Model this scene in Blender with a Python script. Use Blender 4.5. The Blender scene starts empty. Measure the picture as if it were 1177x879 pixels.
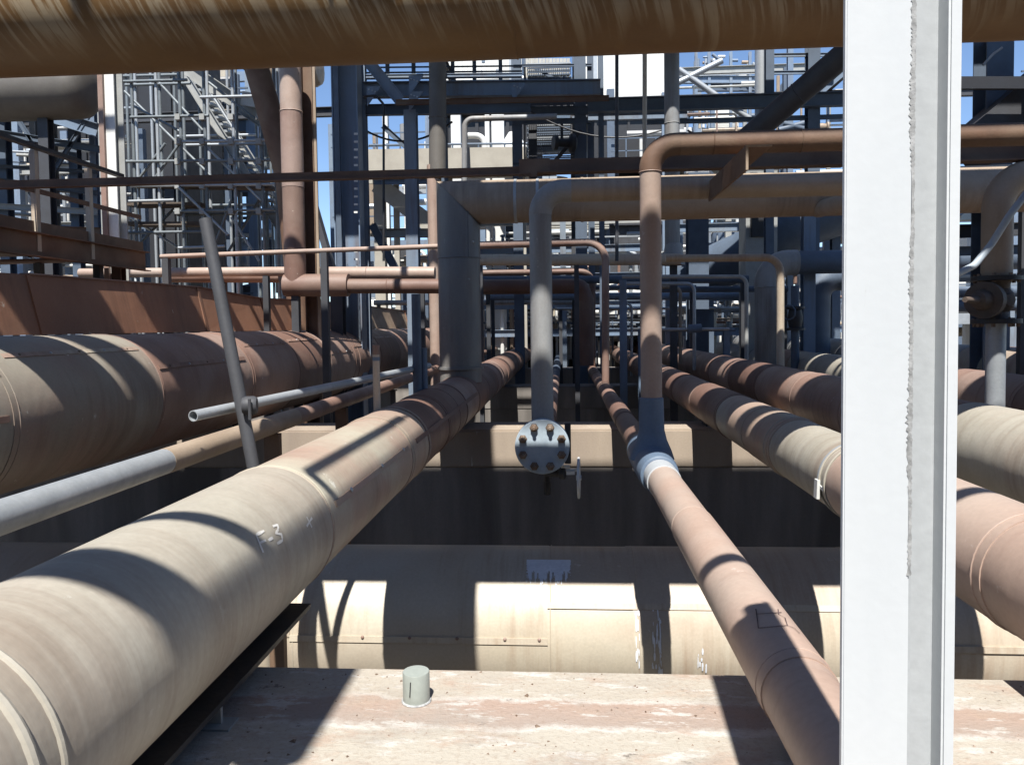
import bpy, bmesh, math, random
from mathutils import Vector, Matrix
random.seed(7)
SC = bpy.context.scene
COL = SC.collection
R_ = math.radians

# ------------------------------------------------------------------ camera
F, CX, CY, SHY = 880.0, 588.5, 439.5, 27.0
cam_d = bpy.data.cameras.new('camera')
cam = bpy.data.objects.new('camera', cam_d); COL.objects.link(cam)
cam_d.sensor_width = 36.0; cam_d.lens = 36.0 * F / 1177.0
cam_d.shift_y = -SHY / 1177.0
cam_d.clip_start = 0.05; cam_d.clip_end = 3000
CM = Matrix.Rotation(R_(3.89685), 3, 'Z') @ Matrix.Rotation(math.pi / 2 - R_(2.45426), 3, 'X') @ Matrix.Rotation(R_(-.75), 3, 'Z')
cam.matrix_world = CM.to_4x4()
SC.camera = cam

def ray(px, py):
    return (CM @ Vector(((px - CX) / F, -(py + SHY - CY) / F, -1))).normalized()
def P(px, py, Y):                      # point of the place seen at a pixel, at distance Y along the pipes
    d = ray(px, py); return d * (Y / d.y)
def V(x, y, z): return Vector((x, y, z))

# ------------------------------------------------------------------ light
SUN = Vector((.03, .60, -1)).normalized()
w = bpy.data.worlds.new('World'); SC.world = w; w.use_nodes = True
nt = w.node_tree; nt.nodes.clear()
sky = nt.nodes.new('ShaderNodeTexSky'); sky.sky_type = 'NISHITA'; sky.sun_disc = False
sky.sun_elevation = math.asin(-SUN.z); sky.sun_rotation = math.atan2(-SUN.x, -SUN.y)
sky.air_density = .75; sky.dust_density = .0; sky.ozone_density = 3.5
bg = nt.nodes.new('ShaderNodeBackground'); bg.inputs[1].default_value = .105
wo = nt.nodes.new('ShaderNodeOutputWorld')
nt.links.new(sky.outputs[0], bg.inputs[0]); nt.links.new(bg.outputs[0], wo.inputs[0])
sd = bpy.data.lights.new('sun', 'SUN'); sd.energy = 5.0; sd.angle = R_(.53); sd.color = (1, .98, .945)
so = bpy.data.objects.new('sun', sd); COL.objects.link(so)
so.rotation_euler = SUN.to_track_quat('-Z', 'Y').to_euler(); so.location = (0, -20, 30)
SC.view_settings.view_transform = 'Standard'; SC.view_settings.look = 'None'
SC.view_settings.exposure = .85; SC.view_settings.gamma = 1
SC.view_settings.use_curve_mapping = False
SC.render.engine = 'CYCLES'
SC.cycles.max_bounces = 6; SC.cycles.diffuse_bounces = 4

# ------------------------------------------------------------------ materials
def nn(t, typ, **kw):
    n = t.nodes.new(typ)
    for k, v in kw.items(): setattr(n, k, v)
    return n
def c4(c): return (c[0], c[1], c[2], 1)
def paint(name, base, alt, third=None, scale=3.0, rough=.6, metal=0.0, stretch=(1, 1, 1), amount=.5, bump=.15, spots=.0, spotcol=(.6, .58, .5), vary=.06, contrast=.16, speckle=.25, runs=None, runcol=(.12, .07, .045), dent=0):
    m = bpy.data.materials.new(name); m.use_nodes = True
    t = m.node_tree; L = t.links.new
    b = t.nodes['Principled BSDF']
    tc = nn(t, 'ShaderNodeTexCoord'); mp = nn(t, 'ShaderNodeMapping'); mp.inputs['Scale'].default_value = stretch
    oi = nn(t, 'ShaderNodeObjectInfo')
    add = nn(t, 'ShaderNodeVectorMath', operation='ADD')
    sc = nn(t, 'ShaderNodeVectorMath', operation='SCALE'); sc.inputs[0].default_value = (13, 7, 11)
    L(oi.outputs['Random'], sc.inputs['Scale']); L(tc.outputs['Object'], add.inputs[0]); L(sc.outputs[0], add.inputs[1])
    L(add.outputs[0], mp.inputs[0])
    n1 = nn(t, 'ShaderNodeTexNoise'); n1.inputs['Scale'].default_value = scale; n1.inputs['Detail'].default_value = 7; n1.inputs['Roughness'].default_value = .62
    L(mp.outputs[0], n1.inputs['Vector'])
    r1 = nn(t, 'ShaderNodeValToRGB'); r1.color_ramp.elements[0].position = amount - contrast; r1.color_ramp.elements[1].position = amount + contrast
    L(n1.outputs['Fac'], r1.inputs[0])
    mx = nn(t, 'ShaderNodeMixRGB'); mx.inputs[1].default_value = c4(base); mx.inputs[2].default_value = c4(alt); L(r1.outputs[0], mx.inputs[0])
    out = mx.outputs[0]
    if third:
        n2 = nn(t, 'ShaderNodeTexNoise'); n2.inputs['Scale'].default_value = scale * .43; n2.inputs['Detail'].default_value = 5; n2.inputs['Distortion'].default_value = .6
        L(mp.outputs[0], n2.inputs['Vector'])
        r2 = nn(t, 'ShaderNodeValToRGB'); r2.color_ramp.elements[0].position = .46; r2.color_ramp.elements[1].position = .64
        L(n2.outputs['Fac'], r2.inputs[0])
        m2 = nn(t, 'ShaderNodeMixRGB'); L(r2.outputs[0], m2.inputs[0]); L(out, m2.inputs[1]); m2.inputs[2].default_value = c4(third)
        out = m2.outputs[0]
    if spots:
        n3 = nn(t, 'ShaderNodeTexNoise'); n3.inputs['Scale'].default_value = scale * 4.5; n3.inputs['Detail'].default_value = 8; n3.inputs['Roughness'].default_value = .7
        L(mp.outputs[0], n3.inputs['Vector'])
        r3 = nn(t, 'ShaderNodeValToRGB'); r3.color_ramp.elements[0].position = 1 - spots * .5 - .1; r3.color_ramp.elements[1].position = 1 - spots * .5 - .04
        r3.color_ramp.elements[0].position = .68 - spots * .3; r3.color_ramp.elements[1].position = .74 - spots * .3
        L(n3.outputs['Fac'], r3.inputs[0])
        m3 = nn(t, 'ShaderNodeMixRGB'); L(r3.outputs[0], m3.inputs[0]); L(out, m3.inputs[1]); m3.inputs[2].default_value = c4(spotcol)
        out = m3.outputs[0]
    if runs:                                # rain runs round the pipe
        mr_ = nn(t, 'ShaderNodeMapping'); mr_.inputs['Scale'].default_value = runs; L(add.outputs[0], mr_.inputs[0])
        n5 = nn(t, 'ShaderNodeTexNoise'); n5.inputs['Scale'].default_value = 1.6; n5.inputs['Detail'].default_value = 6; n5.inputs['Roughness'].default_value = .65; L(mr_.outputs[0], n5.inputs['Vector'])
        n6 = nn(t, 'ShaderNodeTexNoise'); n6.inputs['Scale'].default_value = .9; n6.inputs['Detail'].default_value = 3; L(add.outputs[0], n6.inputs['Vector'])
        mm = nn(t, 'ShaderNodeMath', operation='MULTIPLY'); L(n5.outputs['Fac'], mm.inputs[0]); L(n6.outputs['Fac'], mm.inputs[1])
        r5 = nn(t, 'ShaderNodeValToRGB'); r5.color_ramp.elements[0].position = .24; r5.color_ramp.elements[1].position = .42; r5.color_ramp.elements[1].color = (.6, .6, .6, 1); L(mm.outputs[0], r5.inputs[0])
        m5 = nn(t, 'ShaderNodeMixRGB'); L(r5.outputs[0], m5.inputs[0]); L(out, m5.inputs[1]); m5.inputs[2].default_value = c4(runcol); out = m5.outputs[0]
    # fine grain and per object tint
    n4 = nn(t, 'ShaderNodeTexNoise'); n4.inputs['Scale'].default_value = 55; n4.inputs['Detail'].default_value = 4
    L(tc.outputs['Object'], n4.inputs['Vector'])
    hs = nn(t, 'ShaderNodeHueSaturation'); L(out, hs.inputs['Color'])
    a = nn(t, 'ShaderNodeMath', operation='MULTIPLY_ADD'); L(n4.outputs['Fac'], a.inputs[0]); a.inputs[1].default_value = speckle; a.inputs[2].default_value = 1 - speckle * .5 - vary
    a2 = nn(t, 'ShaderNodeMath', operation='MULTIPLY_ADD'); L(oi.outputs['Random'], a2.inputs[0]); a2.inputs[1].default_value = vary * 2; L(a.outputs[0], a2.inputs[2])
    L(a2.outputs[0], hs.inputs['Value']); L(hs.outputs[0], b.inputs['Base Color'])
    rr = nn(t, 'ShaderNodeMath', operation='MULTIPLY_ADD'); L(n1.outputs['Fac'], rr.inputs[0]); rr.inputs[1].default_value = .3; rr.inputs[2].default_value = rough - .15
    L(rr.outputs[0], b.inputs['Roughness']); b.inputs['Metallic'].default_value = metal
    if bump:
        bp = nn(t, 'ShaderNodeBump'); bp.inputs['Strength'].default_value = bump; bp.inputs['Distance'].default_value = .01
        s = nn(t, 'ShaderNodeMath', operation='ADD'); L(n1.outputs['Fac'], s.inputs[0]); L(n4.outputs['Fac'], s.inputs[1])
        L(s.outputs[0], bp.inputs['Height']); L(bp.outputs[0], b.inputs['Normal'])
        if dent:
            n7 = nn(t, 'ShaderNodeTexNoise'); n7.inputs['Scale'].default_value = 3.2; n7.inputs['Detail'].default_value = 2; L(add.outputs[0], n7.inputs['Vector'])
            b2 = nn(t, 'ShaderNodeBump'); b2.inputs['Strength'].default_value = dent; b2.inputs['Distance'].default_value = .05; L(n7.outputs['Fac'], b2.inputs['Height']); L(b2.outputs[0], bp.inputs['Normal'])
    m['mixout'] = 1
    return m

M = {}
M['beige'] = paint('weathered_beige_cladding', (.40, .365, .30), (.33, .30, .24), (.36, .305, .245), 2.2, .55, amount=.5, bump=.06, spots=.1, spotcol=(.45, .42, .36), runs=(.7, 9, .7), runcol=(0.2, 0.15, 0.11), dent=.25)
M['beigerust'] = paint('beige_and_rust_cladding', (.35, .235, .18), (.33, .265, .20), (.42, .40, .31), 2.0, .55, amount=.5, bump=.06, spots=.12, runs=(.7, 9, .7), runcol=(0.17, 0.1, 0.07), dent=.25)
M['redox'] = paint('red_oxide_paint', (.265, .165, .125), (.225, .135, .10), (.29, .205, .165), 2.5, .55, bump=.06, spots=.12, spotcol=(.45, .38, .32), runs=(.7, 9, .7), runcol=(0.13, 0.07, 0.05), dent=.25)
M['darkrust'] = paint('dark_red_oxide_paint', (.18, .103, .075), (.15, .083, .06), (.20, .13, .098), 2.5, .6, bump=.06, spots=.08, spotcol=(.4, .33, .26), runs=(.7, 9, .7), runcol=(0.1, 0.055, 0.04), dent=.25)
M['pink'] = paint('faded_pink_oxide_paint', (.375, .272, .215), (.345, .245, .19), (.37, .29, .235), 3, .55, bump=.05, spots=.1, spotcol=(.5, .42, .36), runs=(.7, 9, .7), runcol=(0.22, 0.13, 0.1), dent=.25)
M['orange'] = paint('orange_rust_duct_sheet', (.29, .145, .085), (.25, .12, .07), (.20, .11, .07), 1.5, .6, bump=.05, spots=.06, runs=(0.7, 8, 0.4), runcol=(0.12, 0.06, 0.04), dent=.15)
M['grey'] = paint('grey_weathered_cladding', (.27, .275, .275), (.22, .225, .225), (.29, .28, .26), 4, .5, stretch=(1, 1, .35), bump=.05, spots=.08, runs=(6, 6, 0.5), runcol=(0.13, 0.1, 0.08), dent=.15)
M['drum'] = paint('dark_grey_drum_cladding', (.15, .135, .115), (.12, .108, .092), None, 4, .55, bump=.05)
M['valve'] = paint('dark_rusted_casting', (.085, .068, .055), (.06, .05, .042), (.11, .08, .06), 9, .65, bump=.2)
M['wood'] = paint('dirty_scaffold_board', (.13, .10, .075), (.09, .07, .055), None, 6, .8, stretch=(.3, 4, 4), bump=.15)
M['midgrey'] = paint('dull_mid_grey_cladding', (.17, .168, .162), (.135, .133, .128), (.20, .185, .165), 4, .45, stretch=(1, 1, .35), bump=.06, spots=.08, spotcol=(.3, .29, .27), runs=(6, 6, .5), runcol=(.09, .07, .055), dent=.2)
M['rusttan'] = paint('rust_over_grey_tan_cladding', (.27, .175, .135), (.24, .20, .155), (.30, .275, .22), 1.3, .55, bump=.06, spots=.1, runs=(.7, 6, .7), runcol=(.13, .08, .055), dent=.25)
M['tan'] = paint('tan_brown_cladding', (.36, .28, .205), (.31, .235, .165), None, 4, .55, bump=.05, runs=(9, 0.7, 0.7), runcol=(0.16, 0.11, 0.075), dent=.15)
M['cream'] = paint('cream_yellow_cladding', (.485, .43, .335), (.46, .395, .295), (.43, .35, .265), 1.4, .5, bump=.04, spots=.06, spotcol=(.6, .55, .45), runs=(9, 0.7, 0.7), runcol=(0.3, 0.2, 0.13), dent=.15)
M['baresteel'] = paint('bared_grey_steel', (.22, .22, .215), (.45, .45, .44), None, 60, .7, bump=.2, speckle=.6)
M['bluepaint'] = paint('blue_grey_paint', (.125, .17, .23), (.10, .14, .195), None, 6, .5, bump=.1)
M['bluesteel'] = paint('blue_grey_steel_paint', (.19, .25, .33), (.155, .205, .275), (.20, .235, .27), 2, .5, stretch=(1, 1, .3), bump=.04, runs=(6, 6, 0.4), runcol=(0.12, 0.09, 0.08), dent=.15)
M['darksteel'] = paint('dark_steel_paint', (.06, .062, .068), (.045, .045, .048), None, 4, .6, bump=.08)
M['darkblue'] = paint('dark_blue_steel_paint', (.10, .13, .175), (.08, .105, .14), None, 4, .55, bump=.05)
M['greysteel'] = paint('grey_steel_paint', (.34, .34, .32), (.28, .28, .26), None, 5, .55, bump=.05)
M['brownsteel'] = paint('brown_rusty_steel', (.155, .085, .05), (.11, .062, .038), (.17, .11, .07), 4, .7, bump=.12)
M['palegrey'] = paint('pale_grey_gloss_paint', (.42, .435, .44), (.37, .385, .39), None, 5, .45, stretch=(1, 1, .3), bump=.06, spots=.06, spotcol=(.25, .25, .24))
M['galv'] = paint('galvanized_tube', (.42, .44, .45), (.34, .36, .37), None, 8, .45, metal=.35, bump=.06, spots=.1, spotcol=(.55, .55, .53))
M['oldgalv'] = paint('dull_scaffold_tube', (.20, .225, .235), (.15, .165, .17), None, 8, .5, metal=.2, bump=.1)
M['white'] = paint('white_gloss_paint', (.64, .655, .655), (.59, .61, .615), None, 5, .35, stretch=(1, 1, .15), bump=.03, vary=.01, speckle=.05, spots=.03, spotcol=(.5, .5, .48))
M['whitewall'] = paint('white_sheet_cladding', (.70, .69, .64), (.62, .61, .57), None, 1.0, .6, bump=.03)
M['concrete'] = paint('pale_concrete', (.40, .37, .31), (.34, .31, .26), None, 2.5, .8, bump=.1)
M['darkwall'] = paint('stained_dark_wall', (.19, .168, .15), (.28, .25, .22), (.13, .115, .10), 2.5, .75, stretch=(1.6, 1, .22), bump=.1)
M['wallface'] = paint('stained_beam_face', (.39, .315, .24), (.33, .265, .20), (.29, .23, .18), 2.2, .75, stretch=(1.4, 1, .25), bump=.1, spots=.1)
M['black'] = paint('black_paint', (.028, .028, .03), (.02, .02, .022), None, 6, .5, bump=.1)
M['flange'] = paint('blue_grey_flange_face', (.36, .42, .46), (.31, .37, .41), None, 9, .5, bump=.1, speckle=.35)
M['rustbolt'] = paint('rusted_bolt', (.19, .13, .09), (.14, .095, .065), (.25, .19, .14), 30, .6, metal=.3, bump=.2)
M['chalk'] = paint('white_paint_marker', (.66, .64, .60), (.56, .53, .48), None, 40, .9, bump=0)
M['pencil'] = paint('dark_marker', (.10, .065, .06), (.085, .055, .05), None, 40, .8, bump=0)
M['splash'] = paint('white_paint_splash', (.72, .75, .78), (.62, .65, .69), None, 12, .6, bump=.1)
M['stub'] = paint('grey_green_stub_paint', (.31, .335, .30), (.27, .29, .26), None, 9, .55, bump=.05)
M['ground'] = paint('stony_ground', (.13, .115, .095), (.095, .085, .07), (.16, .14, .115), 1.3, .9, bump=.3)
M['hill'] = paint('wooded_hill', (.045, .07, .04), (.03, .05, .03), (.07, .08, .05), .05, .9, bump=.3)
M['hose'] = paint('grey_blue_hose', (.38, .43, .47), (.33, .38, .42), None, 9, .5, bump=.03)
M['louvre'] = paint('pale_louvre_sheet', (.45, .43, .37), (.40, .38, .32), None, 3, .6, bump=.03)
M['yellow'] = paint('faded_yellow_tag', (.75, .55, .28), (.7, .5, .25), None, 10, .6, bump=0)
M['overhead'] = M['darkrust']

# streaked brown cladding for the high pipe: pale runs over brown
def streaked():
    m = paint('brown_cladding_with_pale_runs', (.175, .095, .032), (.14, .074, .026), (.205, .12, .045), 1.8, .5, bump=.05)
    t = m.node_tree; L = t.links.new; b = t.nodes['Principled BSDF']
    src = b.inputs['Base Color'].links[0].from_socket
    tc = nn(t, 'ShaderNodeTexCoord'); sp = nn(t, 'ShaderNodeSeparateXYZ'); L(tc.outputs['Object'], sp.inputs[0])
    lean = nn(t, 'ShaderNodeMath', operation='MULTIPLY_ADD'); L(sp.outputs['Z'], lean.inputs[0]); lean.inputs[1].default_value = .42; L(sp.outputs['X'], lean.inputs[2])
    cb = nn(t, 'ShaderNodeCombineXYZ'); L(lean.outputs[0], cb.inputs[0])
    zz = nn(t, 'ShaderNodeMath', operation='MULTIPLY'); L(sp.outputs['Z'], zz.inputs[0]); zz.inputs[1].default_value = .10; L(zz.outputs[0], cb.inputs[2])
    n = nn(t, 'ShaderNodeTexNoise'); n.inputs['Scale'].default_value = 27; n.inputs['Detail'].default_value = 5; n.inputs['Roughness'].default_value = .6; L(cb.outputs[0], n.inputs['Vector'])
    r = nn(t, 'ShaderNodeValToRGB'); r.color_ramp.elements[0].position = .465; r.color_ramp.elements[1].position = .575; L(n.outputs['Fac'], r.inputs[0])
    # runs end unevenly above the belly of the pipe
    n2 = nn(t, 'ShaderNodeTexNoise'); n2.inputs['Scale'].default_value = 9; L(cb.outputs[0], n2.inputs['Vector'])
    e = nn(t, 'ShaderNodeMath', operation='MULTIPLY_ADD'); L(n2.outputs['Fac'], e.inputs[0]); e.inputs[1].default_value = .30; L(sp.outputs['Z'], e.inputs[2])
    mr = nn(t, 'ShaderNodeMapRange'); L(e.outputs[0], mr.inputs[0]); mr.inputs[1].default_value = -.13; mr.inputs[2].default_value = -.03
    mu = nn(t, 'ShaderNodeMath', operation='MULTIPLY'); L(r.outputs[0], mu.inputs[0]); L(mr.outputs[0], mu.inputs[1])
    n3 = nn(t, 'ShaderNodeTexNoise'); n3.inputs['Scale'].default_value = 1.1; L(tc.outputs['Object'], n3.inputs['Vector'])
    r3 = nn(t, 'ShaderNodeValToRGB'); r3.color_ramp.elements[0].position = .22; r3.color_ramp.elements[1].position = .45; L(n3.outputs['Fac'], r3.inputs[0])
    mu2 = nn(t, 'ShaderNodeMath', operation='MULTIPLY'); L(mu.outputs[0], mu2.inputs[0]); L(r3.outputs[0], mu2.inputs[1])
    mu3 = nn(t, 'ShaderNodeMath', operation='MULTIPLY'); L(mu2.outputs[0], mu3.inputs[0]); mu3.inputs[1].default_value = .42
    mx = nn(t, 'ShaderNodeMixRGB'); L(mu3.outputs[0], mx.inputs[0]); L(src, mx.inputs[1]); mx.inputs[2].default_value = (.50, .44, .31, 1)
    L(mx.outputs[0], b.inputs['Base Color']); return m
M['streak'] = streaked()

# top of the first beam: bands of worn paint that run along it
def beamtop():
    m = bpy.data.materials.new('worn_paint_beam_top'); m.use_nodes = True; t = m.node_tree; L = t.links.new; b = t.nodes['Principled BSDF']
    tc = nn(t, 'ShaderNodeTexCoord'); sp = nn(t, 'ShaderNodeSeparateXYZ'); L(tc.outputs['Object'], sp.inputs[0])
    nz = nn(t, 'ShaderNodeTexNoise'); nz.inputs['Scale'].default_value = 4; nz.inputs['Detail'].default_value = 8; nz.inputs['Roughness'].default_value = .7; L(tc.outputs['Object'], nz.inputs['Vector'])
    a = nn(t, 'ShaderNodeMath', operation='MULTIPLY_ADD'); L(nz.outputs['Fac'], a.inputs[0]); a.inputs[1].default_value = .16; L(sp.outputs['Y'], a.inputs[2])
    mr = nn(t, 'ShaderNodeMapRange'); L(a.outputs[0], mr.inputs[0]); mr.inputs[1].default_value = -.42; mr.inputs[2].default_value = .58
    r = nn(t, 'ShaderNodeValToRGB'); L(mr.outputs[0], r.inputs[0]); e = r.color_ramp.elements
    cream, rust, pale = (.41, .37, .305, 1), (.325, .26, .215, 1), (.40, .355, .29, 1)
    e[0].position = 0; e[0].color = cream; e[1].position = 1; e[1].color = pale
    for p, c in ((.585, cream), (.60, (.50, .47, .42, 1)), (.63, rust), (.75, (.35, .255, .20, 1)), (.765, (.47, .43, .38, 1)), (.79, pale)):
        x = e.new(p); x.color = c
    def flake(scale, lo, hi, col, src, st=(1, 1, 1), fac=1.0):
        mp = nn(t, 'ShaderNodeMapping'); mp.inputs['Scale'].default_value = st; L(tc.outputs['Object'], mp.inputs[0])
        n = nn(t, 'ShaderNodeTexNoise'); n.inputs['Scale'].default_value = scale; n.inputs['Detail'].default_value = 9; n.inputs['Roughness'].default_value = .72; L(mp.outputs[0], n.inputs['Vector'])
        q = nn(t, 'ShaderNodeValToRGB'); q.color_ramp.elements[0].position = lo; q.color_ramp.elements[1].position = hi; q.color_ramp.elements[1].color = (fac, fac, fac, 1); L(n.outputs['Fac'], q.inputs[0])
        x = nn(t, 'ShaderNodeMixRGB'); L(q.outputs[0], x.inputs[0]); L(src, x.inputs[1]); x.inputs[2].default_value = c4(col); return x.outputs[0], n
    o, n1 = flake(3.5, .52, .62, (.37, .275, .21), r.outputs[0], (1, 2, 1), .75)
    o, n2 = flake(7, .545, .60, (.50, .475, .43), o, (.7, 2.2, 1), .9)
    o, n3 = flake(9, .62, .66, (.12, .10, .085), o, (1, 1.5, 1), .8)
    o, n5 = flake(2.2, .50, .66, (.30, .265, .225), o, (1, 1.3, 1), .8)
    o, n4 = flake(60, .50, .72, (.24, .17, .12), o, (1, 1, 1), .55)
    L(o, b.inputs['Base Color']); b.inputs['Roughness'].default_value = .75
    bp = nn(t, 'ShaderNodeBump'); bp.inputs['Strength'].default_value = .5; bp.inputs['Distance'].default_value = .012
    s = nn(t, 'ShaderNodeMath', operation='ADD'); L(n2.outputs['Fac'], s.inputs[0]); L(n4.outputs['Fac'], s.inputs[1]); L(s.outputs[0], bp.inputs['Height']); L(bp.outputs[0], b.inputs['Normal'])
    return m
M['beamtop'] = beamtop()

# ------------------------------------------------------------------ object helpers
def setp(o, label=None, cat=None, group=None, kind=None):
    if label: o['label'] = label
    if cat: o['category'] = cat
    if group: o['group'] = group
    if kind: o['kind'] = kind
    return o
def thing(name, label, cat, loc, group=None):
    o = bpy.data.objects.new(name, None); COL.objects.link(o); o.location = loc; o.empty_display_size = .1
    setp(o, label, cat, group); WL[o.name] = Vector(loc); return o
WL = {}                                    # world position of every root and part, so that meshes can be given in world coordinates

def perp(d, up=None):
    d = d.normalized(); up = Vector(up) if up is not None else (Vector((0, 0, 1)) if abs(d.z) < .95 else Vector((0, 1, 0)))
    s = d.cross(up).normalized(); return s, s.cross(d).normalized()

class MB:
    def __init__(s): s.v = []; s.f = []
    def add(s, vs, fs):
        o = len(s.v); s.v += [Vector(v) for v in vs]; s.f += [[i + o for i in q] for q in fs]
    def box(s, a, b):
        x0, y0, z0 = a; x1, y1, z1 = b
        s.add([(x0, y0, z0), (x1, y0, z0), (x1, y1, z0), (x0, y1, z0), (x0, y0, z1), (x1, y0, z1), (x1, y1, z1), (x0, y1, z1)],
              [(0, 3, 2, 1), (4, 5, 6, 7), (0, 1, 5, 4), (1, 2, 6, 5), (2, 3, 7, 6), (3, 0, 4, 7)])
    def cbox(s, a, b, c=.01):              # box with chamfered edges
        bm = bmesh.new(); bmesh.ops.create_cube(bm, size=1)
        a, b = Vector(a), Vector(b)
        for v in bm.verts: v.co = Vector([(a[i] + b[i]) / 2 + v.co[i] * (b[i] - a[i]) for i in range(3)])
        bmesh.ops.bevel(bm, geom=bm.edges[:], offset=c, segments=2, affect='EDGES')
        bm.verts.index_update(); s.add([v.co.copy() for v in bm.verts], [[v.index for v in f.verts] for f in bm.faces]); bm.free()
    def prism(s, p, q, prof, up=None):     # profile is a list of closed loops of (side, up)
        p, q = Vector(p), Vector(q); a, b = perp(q - p, up)
        for loop in (prof if isinstance(prof[0][0], (tuple, list)) else [prof]):
            n = len(loop); vs = [p + a * x + b * y for x, y in loop] + [q + a * x + b * y for x, y in loop]
            s.add(vs, [list(range(n))[::-1], [n + i for i in range(n)]] + [(i, (i + 1) % n, n + (i + 1) % n, n + i) for i in range(n)])
    def tube(s, pts, r, n=20, bend=0.0, cap=True, seg=7, wall=0, step=None, start=0.0):
        pts = [Vector(p) for p in pts]; pts = [p for i, p in enumerate(pts) if i == 0 or (p - pts[i - 1]).length > 1e-4]
        if len(pts) < 2: pts.append(pts[0] + Vector((.05, 0, 0)))
        path = [pts[0]]
        for i in range(1, len(pts) - 1):
            a, c, b = pts[i - 1], pts[i], pts[i + 1]; u, v = (a - c).normalized(), (b - c).normalized()
            ang = max(u.angle(v), .02)
            if bend <= 0 or abs(math.pi - ang) < .02: path.append(c); continue
            t = min(bend / math.tan(ang / 2), (a - c).length * .98, (b - c).length * .98); R = t * math.tan(ang / 2)
            o = c + (u + v).normalized() * (R / math.sin(ang / 2)); s0, e0 = c + u * t - o, c + v * t - o
            tot = s0.angle(e0)
            for k in range(seg + 1):
                f = k / seg; path.append(o + (s0 * math.sin((1 - f) * tot) + e0 * math.sin(f * tot)) / math.sin(tot))
        path.append(pts[-1])
        d = (path[1] - path[0]).normalized(); x, y = perp(d); rings = []
        rr = []
        for j in range(n):
            q = r
            if step:                        # longitudinal lap: the sheet's edge lies over its start
                ang0, h = step
                df = ((2 * math.pi * j / n - ang0 + math.pi) % (2 * math.pi)) - math.pi
                if 0 <= df < 2 * math.pi / n * 1.5: q = r + h
            rr.append(q)
        base = [path[0] + x * math.cos(2 * math.pi * j / n + start) * rr[j] + y * math.sin(2 * math.pi * j / n + start) * rr[j] for j in range(n)]
        rings.append(base)
        for i in range(1, len(path)):
            d = (path[i] - path[i - 1]).normalized()
            nn_ = (d + (path[i + 1] - path[i]).normalized()).normalized() if i < len(path) - 1 else d
            rings.append([b + d * ((path[i] - b).dot(nn_) / d.dot(nn_)) for b in rings[-1]])
        vs = [v for rg in rings for v in rg]; m = len(rings)
        fs = [(i * n + j, i * n + (j + 1) % n, (i + 1) * n + (j + 1) % n, (i + 1) * n + j) for i in range(m - 1) for j in range(n)]
        if wall:                            # open tube with a wall
            o = len(vs)
            for rg, cc in ((rings[0], path[0]), (rings[-1], path[-1])):
                vs += [cc + (v - cc) * (1 - wall / r) for v in rg]
            fs += [(i + o, i + n + o, (i + 1) % n + n + o, (i + 1) % n + o) for i in range(n)]
            for k, base in ((0, 0), (1, (m - 1) * n)):
                q = o + k * n
                fs += [(base + (i + 1) % n, base + i, q + i, q + (i + 1) % n) if k == 0 else (base + i, base + (i + 1) % n, q + (i + 1) % n, q + i) for i in range(n)]
        elif cap:
            fs += [list(range(n))[::-1], [(m - 1) * n + j for j in range(n)]]
        s.add(vs, fs); return path
    def lathe(s, p, d, prof, n=24, up=None):   # prof: list of (distance along d, radius)
        p, d = Vector(p), Vector(d).normalized(); x, y = perp(d, up); vs = []
        for t, r in prof: vs += [p + d * t + (x * math.cos(2 * math.pi * j / n) + y * math.sin(2 * math.pi * j / n)) * r for j in range(n)]
        m = len(prof)
        fs = [(i * n + j, i * n + (j + 1) % n, (i + 1) * n + (j + 1) % n, (i + 1) * n + j) for i in range(m - 1) for j in range(n)]
        fs += [list(range(n))[::-1], [(m - 1) * n + j for j in range(n)]]
        s.add(vs, fs)
    def torus(s, c, d, R, r, n=24, k=8):
        c, d = Vector(c), Vector(d).normalized(); x, y = perp(d); vs = []
        for i in range(n):
            a = 2 * math.pi * i / n; e = x * math.cos(a) + y * math.sin(a)
            vs += [c + e * (R + r * math.cos(2 * math.pi * j / k)) + d * r * math.sin(2 * math.pi * j / k) for j in range(k)]
        s.add(vs, [(i * k + j, ((i + 1) % n) * k + j, ((i + 1) % n) * k + (j + 1) % k, i * k + (j + 1) % k) for i in range(n) for j in range(k)])
    def build(s, name, mat, parent=None, label=None, kind=None, flat=False, angle=38):
        loc = WL[parent.name] if parent is not None else sum(s.v, Vector()) / max(1, len(s.v))
        me = bpy.data.meshes.new(name); me.from_pydata([v - loc for v in s.v], [], s.f); me.validate()
        bm = bmesh.new(); bm.from_mesh(me); bmesh.ops.recalc_face_normals(bm, faces=bm.faces[:]); bm.to_mesh(me); bm.free()
        if not flat:
            me.polygons.foreach_set('use_smooth', [True] * len(me.polygons)); me.set_sharp_from_angle(angle=R_(angle))
        me.materials.append(M[mat] if isinstance(mat, str) else mat)
        o = bpy.data.objects.new(name, me); COL.objects.link(o)
        if parent is not None: o.parent = parent; WL[o.name] = Vector(loc)
        else: o.location = loc; WL[o.name] = Vector(loc)
        if label: o['label'] = label
        if kind: o['kind'] = kind
        return o

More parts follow.
